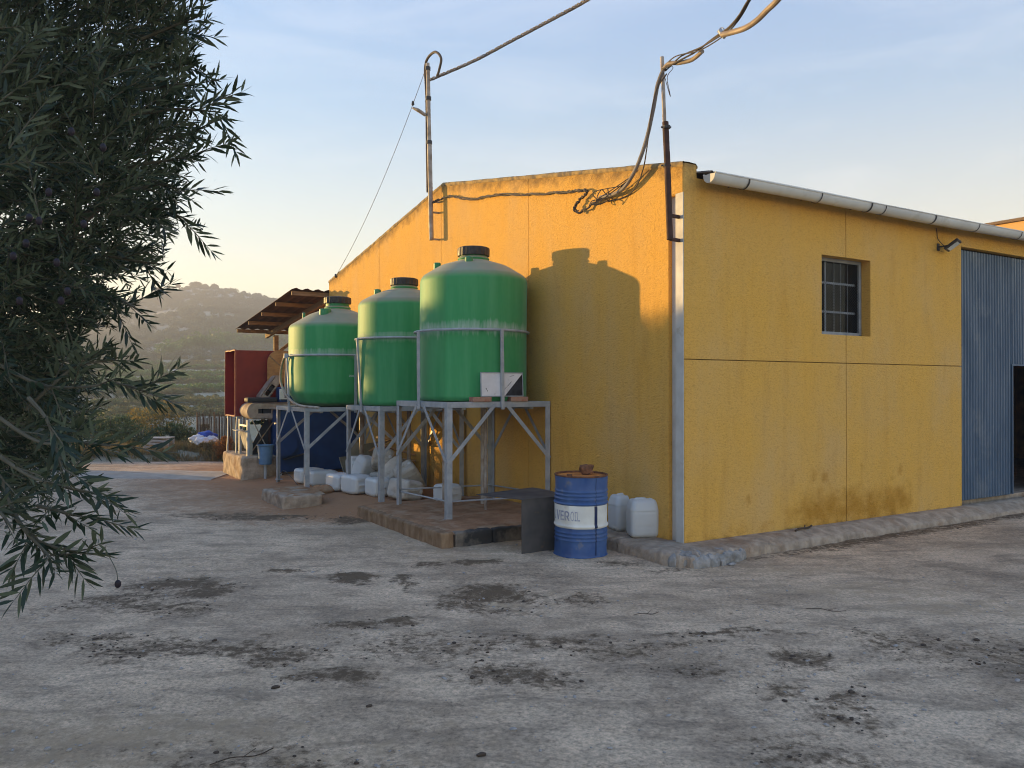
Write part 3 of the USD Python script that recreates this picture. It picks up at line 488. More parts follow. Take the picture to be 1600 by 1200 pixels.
# ------------------------------------------------------------------ loose stones and crumbs (uncountable)
def scatter(name, protos, pts, label, cat_, mats=None, kind='stuff', parent=None):
    pi = UsdGeom.PointInstancer.Define(stage, path_of(parent) + '/' + numbered(path_of(parent), name)); pp = []
    for i, (mesh, mt) in enumerate(protos):
        pth = f'{pi.GetPath()}/piece_{i + 1:03d}'; usdkit.mesh(stage, pth, mesh, mt, smooth=35); pp.append(pth)
    pi.CreatePrototypesRel().SetTargets(pp)
    n = len(pts['p']); pi.CreateProtoIndicesAttr(Vt.IntArray.FromNumpy(pts['i'].astype(np.int32)))
    pi.CreatePositionsAttr(Vt.Vec3fArray.FromNumpy(pts['p'].astype(np.float32))); pi.CreateScalesAttr(Vt.Vec3fArray.FromNumpy(pts['s'].astype(np.float32)))
    q = np.zeros((n, 4)); h = pts['r'] / 2; q[:, 0] = np.cos(h); q[:, 3] = np.sin(h)
    pi.CreateOrientationsAttr(Vt.QuathArray([Gf.Quath(float(w), 0.0, 0.0, float(z)) for w, z in zip(q[:, 0], q[:, 3])]))
    return tag(pi.GetPrim(), label, cat_, None, kind)
def crumbs():
    N = 26000; x = rng.uniform(-9, 9, N); y = rng.uniform(1.9, 15, N) ; y = 1.9 + (y - 1.9) * rng.uniform(0.25, 1, N)
    dk, tn, rd = yard_masks(x, y); keep = rng.uniform(0, 1, N) < np.clip(0.12 + 1.6 * (dk - 0.05) + 0.4 * tn, 0.05, 1); q = loc(np.stack([x, y, x * 0], -1)); keep &= ~((q[:, 0] > -0.5) & (q[:, 1] > -0.42)) & ~((q[:, 1] > 1.5) & (q[:, 1] < 4.5) & (q[:, 0] > -2.2))
    x, y, dk = x[keep], y[keep], dk[keep]; n = len(x)
    s = rng.lognormal(-5.15, 0.45, n).clip(0.003, 0.018); big = dk > 0.25
    i = np.where(big & (rng.uniform(0, 1, n) < 0.8), 2, rng.integers(0, 2, n))
    protos = [(blob(1, 1, 1, 0.35, 1.3, (1, 0.8, 0.6)), M['stone']), (blob(1, 1, 2, 0.4, 1.1, (1.2, 0.8, 0.5)), M['stone']), (blob(1, 1, 3, 0.5, 1.5, (1.2, 1, 0.6)), M['clod'])]
    scatter('loose_gravel', protos, dict(p=np.stack([x, y, yard_h(x, y) + s * 0.25], -1), s=np.stack([s, s, s], -1), r=rng.uniform(0, 6.28, n), i=i), 'small stones and dark crumbs of dirt strewn over the yard', 'gravel')
crumbs()

# ================================================================== THE YELLOW WAREHOUSE
LEN, RISE, HC = 11.46, 1.0, 4.23
BL = 14.0
def ztop(y): return HC + RISE * (1 - np.abs(np.asarray(y, float) - LEN / 2) / (LEN / 2))
wh = thing('warehouse', 'long low ochre rendered farm warehouse with pitched corrugated roof and blue metal door', 'warehouse', P(0, 0, 0), RZ)
def gable_panel(y0, y1, z0=0.02):
    n = max(2, int((y1 - y0) / 0.07)); U = np.linspace(y1, y0, n); V = np.linspace(0, 1, 60)
    def f(u, v):
        z = z0 + (ztop(u) - 0.012 - z0) * v; k = (n2(u, z, 0.8, 61, 4) - 0.5) * 0.012
        return 0 * u + k * sstep(v, 0, 0.05) * sstep(1 - v, 0, 0.02), u, z
    m = solid_sheet(U, V, f, 0.13, (-1, 0, 0)); v = m.vertices
    y, z = v[:, 1], v[:, 2]
    stain = 0.30 * sstep(z, 1.0, 0.2) * sstep(y, 2.0, 3.5) * n2(y, z * 0.4, 1.2, 62, 4) * 2 - 0.1
    grime = 0.50 * sstep(ztop(y) - z, 0.22 + 0.25 * n2(y * 6, z * 0, 1.0, 63, 3), 0.0) + 0.34 * sstep(z, 0.24, 0.05)
    return m, dict(stain=stain, grime=grime)
for y0, y1 in ((0.236, 3.075), (3.085, 5.785), (5.795, 8.495), (8.505, LEN)):
    m_, pv = gable_panel(y0, y1); obj('wall_panel', m_, M['stucco'], wh, smooth=False, prim=pv)
obj('joint_backing', box2((0.012, 3.06, 0.03), (0.11, 3.10, 4.7), 0.001), M['joint'], wh); obj('joint_backing', box2((0.012, 5.77, 0.03), (0.11, 5.81, 5.15), 0.001), M['joint'], wh); obj('joint_backing', box2((0.012, 8.48, 0.03), (0.11, 8.52, 4.7), 0.001), M['joint'], wh)
# coping: mottled lip of render along the gable's top
def coping(y0, y1):
    U = np.linspace(y1, y0, int((y1 - y0) / 0.05)); prof = np.array([(0.0, -0.03), (-0.012, -0.015), (-0.014, 0.012), (-0.004, 0.030), (0.08, 0.038), (0.18, 0.030), (0.205, 0.0), (0.205, -0.03)]); V = np.arange(len(prof))
    def f(u, v):
        i = v.astype(int); return prof[i, 0] + (n2(u, v * 1.0, 5, 64, 3) - 0.5) * 0.012, u, ztop(u) + prof[i, 1] + (n2(u, v * 0.3, 4, 65, 4) - 0.5) * 0.022
    return grid_sheet(U, V, f)
obj('coping', coping(-0.004, LEN / 2), M['coping'], wh, smooth=40); obj('coping', coping(LEN / 2, LEN + 0.01), M['coping'], wh, smooth=40)
# corner block above the white column, rounded at the top
cb = rounded_box(0.212, 0.246, 0.34, 0.03, 12, (0.104, 0.117, 4.085))
obj('corner_block', cb, M['stucco'], wh, smooth=True, prim=dict(stain=np.zeros(len(cb.vertices)), grime=0.5 * sstep(cb.vertices[:, 2], 4.1, 4.26)))
col = obj('corner_column', box2((0.001, 0.003, 0.10), (0.010, 0.125, 3.93), 0.002), M['white_paint'], wh, label='white painted steel column face at the corner')
obj('web', box2((0.05, 0.126, 0.10), (0.16, 0.2345, 3.93), 0.003), M['white_paint'], col)
# eave wall panels
def eave_panel(rects):
    ms, ss, gg = [], [], []
    for x0, x1, z0, z1 in rects:
        U = np.linspace(x0, x1, max(2, int((x1 - x0) / 0.06))); V = np.linspace(z0, z1, max(2, int((z1 - z0) / 0.06)))
        def f(u, v):
            k = (n2(u, v, 0.8, 71, 4) - 0.5) * 0.010 * sstep(np.minimum(u - x0, x1 - u), 0, 0.08); return u, k, v
        m = solid_sheet(U, V, f, 0.13, (0, -1, 0)); ms.append(m); x, z = m.vertices[:, 0], m.vertices[:, 2]
        base = 0.58 * sstep(z, 0.62 + 0.42 * n2(x * 7, z * 0.4, 1.0, 72, 4), 0.26) * sstep(x, 1.35, 2.1) * sstep(x, 4.45, 3.9)
        base = np.maximum(base, 0.36 * sstep(z, 0.34, 0.18) * sstep(x, 4.6, 3.0))
        s = base - 0.22 * sstep(z, 0.26, 0.16) * n2(x * 3, z, 1, 73, 3)
        for bx, bz, r in ((1.02, 0.52, 0.07), (1.75, 0.72, 0.07), (2.12, 0.74, 0.10), (2.35, 0.72, 0.08), (3.1, 0.80, 0.08), (3.9, 0.70, 0.07)):
            s = np.maximum(s, 0.5 * np.exp(-((x - bx) / r) ** 2 - ((z - bz) / (r * 1.5)) ** 2))
        ss.append(s); gg.append(0.3 * sstep(z, 0.22, 0.13) + 0.30 * sstep(np.abs(x - 2.77), 0.012, 0.0))
    return cat(*ms), dict(stain=np.concatenate(ss), grime=np.concatenate(gg))
WX0, WX1, WZ0, WZ1 = 2.30, 3.267, 2.47, 3.45
for rects in ([(0.011, 2.764, 0.12, 2.112)], [(2.776, 5.365, 0.12, 2.112)], [(0.011, WX0, 2.124, 4.10), (WX0, 2.764, 2.124, WZ0), (WX0, 2.764, WZ1, 4.10)], [(WX1, 5.365, 2.124, 4.10), (2.776, WX1, 2.124, WZ0), (2.776, WX1, WZ1, 4.10)], [(5.366, 9.9, 3.83, 4.10)], [(9.9, BL, 0.12, 4.10)]):
    m_, pv = eave_panel(rects); obj('wall_panel', m_, M['stucco'], wh, smooth=False, prim=pv)
obj('joint_backing', box2((2.755, 0.010, 0.13), (2.785, 0.10, WZ0 - 0.002), 0.001), M['joint'], wh); obj('joint_backing', box2((2.755, 0.010, WZ1 + 0.002), (2.785, 0.10, 4.05), 0.001), M['joint'], wh)
obj('joint_backing', box2((0.03, 0.011, 2.105), (2.75, 0.10, 2.131), 0.001), M['joint'], wh); obj('joint_backing', box2((2.79, 0.011, 2.105), (5.34, 0.10, 2.131), 0.001), M['joint'], wh)
# far walls, floor
for nm, lo, hi in (('back_wall', (0.14, LEN - 0.14, 0.02), (BL, LEN - 0.01, 4.1)), ('end_wall', (BL - 0.15, 0.14, 0.02), (BL - 0.01, LEN - 0.15, 4.1))):
    b_ = box2(lo, hi, 0.002); obj(nm, b_, M['stucco'], wh, smooth=False, prim=dict(stain=np.zeros(len(b_.vertices)), grime=np.zeros(len(b_.vertices))))
obj('floor_slab', box2((0.14, 0.15, 0.02), (BL - 0.16, LEN - 0.16, 0.172), 0.002), M['concrete'], wh)
obj('inner_partition', box2((4.2, 3.2, 0.18), (11.5, 3.3, 4.0), 0.002), M['inside'], wh)
# window: frame, grille bars, welded mesh, pane
wn = obj('window', cat(box2((WX0 - 0.03, 0.135, WZ0 + 0.02), (WX0 + 0.045, 0.165, WZ1), 0.003), box2((WX1 - 0.042, 0.135, WZ0 + 0.0205), (WX1 + 0.02, 0.165, WZ1), 0.003), box2((WX0 + 0.046, 0.136, WZ0 + 0.001), (WX1 - 0.043, 0.166, WZ0 + 0.05), 0.003), box2((WX0 + 0.046, 0.136, WZ1 - 0.042), (WX1 - 0.043, 0.166, WZ1 + 0.01), 0.003)), M['window_grey'], wh)
obj('pane', box2((WX0 + 0.03, 0.186, WZ0 + 0.03), (WX1 - 0.03, 0.190, WZ1 - 0.02), 0.001), M['glass'], wn)
for fx in (0.30,): obj('bar', box2((WX0 + fx * 0.967 - 0.016, 0.168, WZ0 + 0.05), (WX0 + fx * 0.967 + 0.016, 0.181, WZ1 - 0.042), 0.002), M['window_grey'], wn)
for fz in (0.31, 0.685): obj('bar', box2((WX0 + 0.046, 0.1665, WZ0 + fz * 0.98 - 0.014), (WX1 - 0.09, 0.1795, WZ0 + fz * 0.98 + 0.014), 0.002), M['window_grey'], wn)
for fx in (0.16, 0.48, 0.62, 0.76): obj('thin_bar', tube([(WX0 + fx * 0.967, 0.172, WZ0 + 0.05), (WX0 + fx * 0.967, 0.172, WZ1 - 0.042)], 0.004, 6), M['window_grey'], wn)
gm = []
for k in np.arange(-1.0, 1.0, 0.036):
    for s in (1, -1):
        a0 = np.array([0.046, max(0, 0)]); x0, x1 = 0.046, 0.967 - 0.043; h = 0.90
        # line z = s*(x) + c
        c = k if s > 0 else k + 0.98
        xs_ = np.linspace(x0, x1, 60); zs_ = 0.05 + c + s * xs_ * 0.9; ok = (zs_ > 0.05) & (zs_ < 0.94)
        if ok.sum() > 2:
            xa, xb = xs_[ok][0], xs_[ok][-1]; za, zb = zs_[ok][0], zs_[ok][-1]
            gm.append(bar((WX0 + xa, 0.1445 + 0.003 * s, WZ0 + za), (WX0 + xb, 0.1445 + 0.003 * s, WZ0 + zb), 0.0024, 0.002, up=(0, 1, 0), ch=0.0003))
obj('wire_mesh', cat(*gm), M['dark_metal'], wn, smooth=False)
# blue sliding door of corrugated sheet with an open wicket
def corr(x0, x1, z0, z1, y=0.075):
    per, xs_, ys_ = 0.075, [], []
    x = x0
    while x < x1:
        for dx, dy in ((0, 0), (0.026, 0), (0.036, -0.014), (0.062, -0.014), (0.072, 0)):
            if x + dx <= x1: xs_.append(x + dx); ys_.append(y + dy)
        x += per
    xs_, ys_ = np.array(xs_), np.array(ys_)
    V = np.linspace(z0, z1, 12)
    return grid_sheet(np.arange(len(xs_)), V, lambda u, v: (xs_[u.astype(int)], ys_[u.astype(int)] + 0.003 * np.sin(v * 2.1 + xs_[u.astype(int)]), v))
door = obj('door', corr(5.38, 6.845, 0.19, 3.80), M['blue_door'], wh, smooth=False, label='blue corrugated sliding door leaf')
obj('upper_sheet', corr(6.85, 7.80, 2.175, 3.80), M['blue_door'], door, smooth=False); obj('far_sheet', corr(7.80, 9.85, 0.19, 3.80), M['blue_door'], door, smooth=False)
obj('wicket_frame', cat(box2((6.835, 0.045, 0.19), (6.865, 0.085, 2.145), 0.003), box2((6.835, 0.044, 2.146), (7.80, 0.086, 2.174), 0.003), box2((7.775, 0.045, 0.19), (7.80, 0.085, 2.145), 0.003)), M['blue_door'], door)
obj('bottom_rail', cat(box2((5.38, 0.088, 0.176), (6.834, 0.12, 0.25), 0.003), box2((7.81, 0.088, 0.176), (9.85, 0.12, 0.25), 0.003)), M['blue_door'], door)
obj('backing_frame', cat(box2((5.38, 0.090, 0.26), (5.43, 0.13, 3.80), 0.003), box2((5.38, 0.091, 3.72), (9.85, 0.129, 3.78), 0.003)), M['blue_door'], door)
# corrugated roof
def roof(y0, z0, y1, z1, sgn):
    X = np.arange(0.19, BL + 0.05, 0.076 / 8); V = np.linspace(0, 1, 4)
    return solid_sheet(X, V, lambda u, v: (u, y0 + (y1 - y0) * v, z0 + (z1 - z0) * v + 0.011 * np.cos(2 * PI * u / 0.076) + 0.012 * (n2(u, v * 3, 1.3, 77, 2) - 0.5)), 0.006, (0, 0, 1))
obj('roof', roof(-0.20, 4.135, LEN / 2, 5.12, 1), M['roof'], wh, smooth=False); obj('roof', roof(LEN + 0.30, 4.135, LEN / 2 + 0.01, 5.125, 1), M['roof'], wh, smooth=False)
# gutter
def gutter():
    a = np.linspace(-0.06 * PI, 1.06 * PI, 20); V = a; X = np.linspace(0.16, 12.0, 60)
    return solid_sheet(X, np.arange(len(a)), lambda u, v: (u, -0.225 - 0.088 * np.cos(a[v.astype(int)]), 4.085 - 0.088 * np.sin(a[v.astype(int)]) + 0.006 * np.sin(u * 1.1)), 0.003, (0, 0, -1))
g_ = obj('gutter', gutter(), M['gutter'], wh, smooth=40, label='pale grey half-round gutter along the eave')
obj('lip', cat(tube([(0.16, -0.313, 4.095), (12.0, -0.313, 4.095)], 0.008, 8), tube([(0.16, -0.137, 4.095), (12.0, -0.137, 4.095)], 0.006, 8)), M['gutter'], g_)
th = np.linspace(0, PI, 18); capv = np.vstack([[(0.158, -0.225, 4.095)], np.stack([np.full(18, 0.158), -0.225 - 0.087 * np.cos(th), 4.087 - 0.087 * np.sin(th)], -1)])
obj('end_cap', trimesh.convex.convex_hull(np.vstack([capv, capv + [0.004, 0, 0]])), M['gutter'], g_)
for px, w in ((1170, .02), (1284, .012), (1362, .025), (1384, .012), (1462, .03), (1530, .012), (1596, .012)):
    x = loc(onR(px, 300, 0.30))[0]; th = np.linspace(-0.02, 1.02 * PI, 18)
    obj('gutter_bracket', cat(*[bar(p, q, w, 0.004, up=(p[0] * 0, -math.cos(t), -math.sin(t)), ch=0.0005) for p, q, t in zip([(x, -0.225 - 0.094 * math.cos(t), 4.085 - 0.094 * math.sin(t)) for t in th[:-1]], [(x, -0.225 - 0.094 * math.cos(t), 4.085 - 0.094 * math.sin(t)) for t in th[1:]], (th[:-1] + th[1:]) / 2) for p, q in ((np.array(p), np.array(q)),)]), M['dark_metal'], g_)
    obj('gutter_strap', bar((x, -0.13, 4.10), (x, -0.002, 4.06), w * 0.8, 0.004), M['dark_metal'], g_)

# concrete apron along the foot of the walls
def apron():
    # outline offset from the wall lines, irregular
    path = [(-0.44, 1.25), (-0.45, 0.9), (-0.46, 0.4), (-0.47, 0.0), (-0.46, -0.30), (-0.36, -0.47), (-0.15, -0.50), (0.2, -0.48), (0.55, -0.40), (1.2, -0.36), (2.2, -0.345), (3.5, -0.34), (5.0, -0.34), (6.5, -0.34), (9, -0.34), (13, -0.34)]
    o = curve([(x, y, 0) for x, y in path], 900)[:, :2]
    nrm = np.array([np.gradient(o[:, 1]), -np.gradient(o[:, 0])]).T; nrm /= np.linalg.norm(nrm, axis=1, keepdims=True)
    cent = np.array([0.02, 0.03]); out = np.where((nrm @ np.array([-0.7, -0.7]))[:, None] > -2, nrm, -nrm)
    sgn = np.sign(((o - [3, 3]) * out).sum(1))[:, None]; out = out * sgn
    inner = np.stack([np.maximum(o[:, 0], 0.02), np.where(o[:, 0] < 0.02, np.maximum(o[:, 1], 0.02), 0.02)], -1)
    rows = []; t_ = np.arange(len(o)) * 0.008
    w1 = (n2(t_, t_ * 0, 7, 81, 4) - 0.5); h1 = (n2(t_, t_ * 0, 3, 82, 4) - 0.5)
    top = 0.125 + 0.0 * t_
    for k, (off, z) in enumerate(((0.02, -0.05), (0.016, 0.03), (0.006, 0.085), (-0.006, 0.112), (-0.05, 0.122))):
        q = o + out * (off + w1[:, None] * 0.06 * (1.2 - 0.2 * k)); fz = np.interp(o[:, 0], [0.4, 1.4, 4.5], [1.0, 0.72, 0.5]) if z > 0 else 1.0; rows.append(np.column_stack([q, z * fz + h1 * 0.03 * min(k, 2)]))
    rows.append(np.column_stack([0.5 * (o + inner), top + h1 * 0.012])); rows.append(np.column_stack([inner, top + 0.004]))
    R_ = np.array(rows); K, N = R_.shape[:2]; V = R_.reshape(-1, 3); F = []
    i, j = np.meshgrid(np.arange(K - 1), np.arange(N - 1), indexing='ij'); q = np.stack([i * N + j, i * N + j + 1, (i + 1) * N + j + 1, (i + 1) * N + j], -1).reshape(-1, 4)
    m = trimesh.Trimesh(V, np.vstack([q[:, [0, 1, 2]], q[:, [0, 2, 3]]]), process=False)
    if (m.face_normals[-1][2]) < 0: m.invert()
    m.vertices += (np.stack([fbm(m.vertices * 16, 83, 3), fbm(m.vertices * 16, 84, 3), fbm(m.vertices * 16, 85, 3)], -1) - 0.5) * 0.045 * (np.arange(len(V)) // N < 5)[:, None]
    return m
ap = thing('concrete_apron', None, None, P(0, 0, 0), RZ); tag(ap, kind='structure')
obj('slab', apron(), M['concrete'], ap, smooth=True)
cr = sphere_hull([(-0.43, -0.30, 0.05), (-0.30, -0.47, 0.05), (0.10, -0.49, 0.05), (0.42, -0.42, 0.055), (-0.43, -0.30, 0.0), (-0.30, -0.47, 0.0), (0.10, -0.49, 0.0), (0.42, -0.42, 0.0), (0.2, -0.3, 0.05), (-0.3, -0.2, 0.05)], [0.06] * 10, 12)
cr = trimesh.Trimesh(*trimesh.remesh.subdivide_to_size(cr.vertices, cr.faces, 0.022)); cr.merge_vertices()
cr.vertices += (np.stack([meshkit.noise(cr.vertices * [9, 9, 3] + 3, 86), meshkit.noise(cr.vertices * [9, 9, 3] + 7, 87), meshkit.noise(cr.vertices * 6, 88)], -1) - 0.5) * 0.035 + (np.stack([meshkit.noise(cr.vertices * [38, 38, 5] + 3, 186), meshkit.noise(cr.vertices * [38, 38, 5] + 7, 187), meshkit.noise(cr.vertices * 30, 188)], -1) - 0.5) * 0.034
obj('corner_kerb', cr, M['concrete_grey'], ap, smooth=False)

# neighbouring building whose sunlit gable shows above the eave on the right
nb = thing('neighbour_building', 'taller ochre building behind the roof with flat parapet at the right edge', 'building', P(0, -BL - 0.6, 0), RZ)
obj('wall', cat(box2((0, -2.0, 0), (0.3, 14, 5.85), 0.01), box2((0.3, -2, 0), (10, -1.7, 5.85), 0.01), box2((9.7, -1.7, 0), (10, 14, 5.85), 0.01), box2((0.3, 13.7, 0), (9.7, 14, 5.85), 0.01)), M['neigh'], nb)
obj('parapet_cap', box2((-0.06, -2.06, 5.852), (0.34, 14.06, 5.93), 0.01), M['wood'], nb); obj('flat_roof', box2((0.3, -1.7, 5.4), (9.7, 13.7, 5.6), 0.01), M['concrete'], nb)
obj('wall_vent', box2((-0.05, 3.25, 5.55), (-0.002, 3.55, 5.8), 0.01), M['black_plastic'], nb)

# ================================================================== FLOODLIGHT ON THE WALL
pl = onR(1466, 386, 0.0); fl = thing('floodlight', 'small black floodlight on a bracket high on the shaded wall left of blue door', 'floodlight', pl, RZ)
obj('wall_bracket', cat(box2((-0.03, -0.012, -0.05), (0.03, -0.001, 0.05), 0.003), bar((0, -0.01, 0.0), (0.06, -0.13, 0.01), 0.03, 0.02)), M['black_plastic'], fl)
hd = box(0.27, 0.035, 0.21, ch=0.01); R4 = rotm(0.62, 0.35, 0); R4 = trimesh.transformations.rotation_matrix(0.35, [0, 0, 1]) @ trimesh.transformations.rotation_matrix(0.95, [1, 0, 0]); R4[:3, 3] = (0.07, -0.17, 0.01); hd.apply_transform(R4); hb = obj('lamp_head', hd, M['black_plastic'], fl)
ln = box(0.20, 0.004, 0.15, (0, -0.021, 0), 0.001); ln.apply_transform(R4); obj('lens', ln, M['lamp_lens'], hb)
obj('lead', tube(curve([(0.06, -0.06, 0.01), (0.02, -0.03, 0.06), (-0.02, -0.01, 0.12), (-0.03, -0.006, 0.20), (-0.05, -0.005, 0.26)], 20), 0.005, 6), M['cable'], fl)

# ================================================================== POLES AND CABLES ON THE GABLE
p0, p1 = onL(674, 375, 0.15), onL(668, 98, 0.15)
pole1 = thing('service_pole', 'thin galvanised pole near the ridge with lamp and cable loop at its top', 'pole', p0, 0)
rel = lambda p, b=p0: np.asarray(p) - b
obj('shaft', cat(tube([rel(p0), rel(p0 * 0.45 + p1 * 0.55)], 0.040, 14), tube([rel(p0 * 0.452 + p1 * 0.548), rel(p1)], 0.034, 14)), M['pipe_grey'], pole1)
for py in (314, 331, 373):
    a_ = onL(673, py, 0.15); b_ = np.array([*(a_[:2] + E2 * 0.152), a_[2]]); obj('bracket', bar(rel(a_), rel(b_), 0.03, 0.03), M['pipe_grey'], pole1)
for f_ in (0.55, 0.80, 0.97):
    c_ = p0 * (1 - f_) + p1 * f_; obj('clamp', tube([rel(c_ - [0, 0, .03]), rel(c_ + [0, 0, .03])], 0.047, 14), M['dark_metal'], pole1)
lm0 = onL(670, 178, 0.15); lm = obj('lamp_arm', tube([rel(lm0), rel(lm0) + np.array([-0.10, -0.02, -0.01])], 0.015, 8), M['dark_metal'], pole1)
lh = sphere_hull([(-0.07, -0.02, -0.01), (-0.18, -0.10, 0.05), (-0.26, -0.06, 0.09), (-0.16, 0.02, 0.06)], [0.03, 0.025, 0.02, 0.025], 12); lh.apply_translation(rel(lm0)); obj('lamp_head', lh, M['pipe_grey'], lm)
tl = [onL(x, y, 0.16) for x, y in ((668, 300), (667, 230), (666, 150), (664, 108), (668, 90), (680, 80), (689, 90), (686, 108), (683, 118))]
tag(obj('cable_loop', tube(curve(tl, 50), 0.022, 8), M['cable']), 'black cable looping over the top of the ridge pole', 'cable')
def helix(pts, r, k, turns, off=0.0, n=6):
    pts = np.array(pts); L_ = len(pts); a = np.linspace(0, turns * 2 * PI, L_) + off; t = np.gradient(pts, axis=0); t /= np.linalg.norm(t, axis=1, keepdims=True)
    u = np.cross(t, [0, 0, 1.0]); u /= np.linalg.norm(u, axis=1, keepdims=True); w = np.cross(t, u)
    return tube(pts + k * (np.cos(a)[:, None] * u + np.sin(a)[:, None] * w), r, n)
t0 = onL(671, 124, 0.16); cps = [t0, atY(740, 94, 13.2), atY(800, 62, 12.5), atY(860, 30, 11.8), atY(918, -2, 11.1), atY(1010, -60, 10.0), atY(1130, -145, 8.8)]
c_ = curve(cps, 420)
tag(obj('twisted_overhead_cable', cat(helix(c_, 0.012, 0.017, 26), helix(c_, 0.012, 0.017, 26, 2.6), helix(c_, 0.009, 0.02, 26, 4.4)), M['twist']), 'thick twisted overhead cable running from the ridge pole up out of view', 'cable')
g0, g1 = onL(663, 112, 0.15), onL(524, 432, 0.02); gp = [g0 + (g1 - g0) * t - np.array([0, 0, 0.25]) * 4 * t * (1 - t) for t in np.linspace(0, 1, 30)]
gw = thing('guy_wire', 'thin guy wire slanting from the ridge pole down to the far eave', 'wire', g0)
obj('strand', tube(np.array(gp) - g0, 0.005, 5), M['cable'], gw)
for t in (3, 29): obj('insulator', sphere_hull([gp[t] - g0, gp[t] - g0 + [0, 0, 0.04]], [0.028, 0.02], 10), M['dark_metal'], gw)
# corner pole
q0, q1, q2, q3 = onL(1047, 374, 0.15), onL(1043, 255, 0.15), onL(1040, 190, 0.15), onL(1035, 88, 0.15)
pole2 = thing('corner_pole', 'rust brown pipe pole bracketed to the white corner column', 'pole', q0, 0)
r2 = lambda p: np.asarray(p) - q0
obj('lower_pipe', tube([r2(q0), r2(q1), r2(q2)], 0.034, 14), M['rust_steel'], pole2); obj('upper_pipe', tube([r2(q2 - [0, 0, 0.25]), r2(q3)], 0.021, 12), M['pipe_grey'], pole2)
for py in (336, 373):
    a_ = onL(1047, py, 0.15); obj('bracket', bar(r2(a_), r2(np.array([*(a_[:2] + E2 * 0.152 + E1 * 0.02), a_[2]])), 0.035, 0.035), M['rust_steel'], pole2)
for py in (198, 258):
    a_ = onL(1042, py, 0.15); obj('clamp', cat(tube([r2(a_ - [0, 0, .015]), r2(a_ + [0, 0, .015])], 0.04, 14), bar(r2(a_) + np.array([-0.06, 0, 0]), r2(a_) + np.array([0.05, 0, 0]), 0.012, 0.02)), M['dark_metal'], pole2)
# bundle of wires along the wall
wp = [onL(x, y, d) for x, y, d in ((676, 316, .13), (690, 310, .05), (705, 306, .035), (735, 311, .035), (775, 304, .035), (830, 303, .035), (880, 300, .035), (908, 297, .04), (917, 299, .06), (906, 312, .06), (898, 325, .07), (906, 331, .06), (925, 319, .05), (945, 306, .05), (958, 303, .05))]
w_ = curve(wp, 260); wob = np.stack([n2(np.arange(len(w_)), np.zeros(len(w_)), 0.13, 90 + i, 3) - 0.5 for i in range(3)], -1) * 0.03
tag(obj('wire_bundle', cat(helix(w_ + wob, 0.009, 0.014, 22), helix(w_, 0.011, 0.012, 18, 2.0), helix(w_ + wob * 0.6, 0.008, 0.016, 25, 4.0)), M['cable']), 'loose bundle of dark wires running along the lit gable wall', 'cable')
tg = []
for k in range(5):
    c0 = onL(940 + 3 * k, 306 + 2 * (k % 3), 0.06); tg.append(tube(curve([c0, c0 + np.array([rnd.uniform(-.15, .1), 0, rnd.uniform(-.15, .12)]) - 0.03 * np.array([*E2, 0]), c0 + np.array([rnd.uniform(-.1, .2), -.02, rnd.uniform(-.1, .2)]) - 0.05 * np.array([*E2, 0]), onL(965 + 8 * k, 298 - 8 * k, 0.07)], 24), 0.006, 6))
tag(obj('wire_tangle', cat(*tg), M['cable']), 'knot of loose wires where the grey conduit meets the wall', 'cable')
cp = [onL(x, y, d) for x, y, d in ((938, 308, .05), (962, 302, .06), (980, 287, .09), (997, 256, .12), (1011, 215, .14), (1021, 170, .16), (1028, 132, .17), (1037, 107, .17))]
cc = curve(cp, 60)
tag(obj('grey_conduit', tube(cc, 0.022, 10), M['conduit']), 'grey flexible conduit drooping from the corner pole to the gable wall', 'conduit')
tag(obj('drooping_wire', cat(tube(curve([p + np.array([0.03 + 0.06 * math.sin(i * 0.9), -0.03, -0.06]) for i, p in enumerate(cp)], 60), 0.008, 6), tube(curve([q3 + np.array([0.0, -0.03, -0.15]), onL(1048, 150, .18), onL(1043, 120, .2), onL(1052, 105, .2), onL(1044, 100, .18)], 30), 0.004, 5)), M['cable']), 'thin black wire hanging beside the grey conduit', 'cable')
cb_ = [atY(1037, 107, 8.70), atY(1046, 98, 8.6), atY(1062, 97, 8.45), atY(1082, 92, 8.3), atY(1098, 79, 8.1)]
tag(obj('tan_conduit', tube(curve(cb_, 40), 0.022, 10), M['conduit_tan']), 'short tan conduit sleeve bending off the top of the corner pole', 'conduit')
cw = [atY(1037, 107, 8.70), atY(1060, 92, 8.4), atY(1095, 77, 8.1), atY(1128, 50, 7.7), atY(1150, 26, 7.3), atY(1174, -2, 6.9), atY(1230, -70, 6.2)]; c_ = curve(cw, 120)
tag(obj('overhead_wires', cat(helix(c_, 0.009, 0.016, 2.2), helix(c_, 0.008, 0.026, 1.6, 2.5), helix(c_, 0.006, 0.040, 1.2, 4.2)), M['cable']), 'slack dark overhead wires rising from the corner pole', 'cable')
cd = [atY(1129, 53, 7.65), atY(1145, 49, 7.5), atY(1166, 42, 7.3), atY(1184, 30, 7.15), atY(1200, 14, 7.0), atY(1220, -6, 6.8), atY(1290, -90, 6.1)]
tag(obj('upper_conduit', tube(curve(cd, 60), 0.026, 10), M['conduit_tan']), 'thick tan conduit hung on the overhead wires at the top of the view', 'conduit')
tag(obj('cable_clamp', cat(sphere_hull([atY(1126, 47, 7.68), atY(1132, 56, 7.64)], [0.022, 0.02], 10), tube(curve([atY(1122, 48, 7.7), atY(1128, 42, 7.7), atY(1133, 46, 7.65), atY(1129, 55, 7.65), atY(1122, 48, 7.7)], 30), 0.006, 6)), M['galv']), 'small metal clamp joining the conduit and overhead wires', 'clamp')

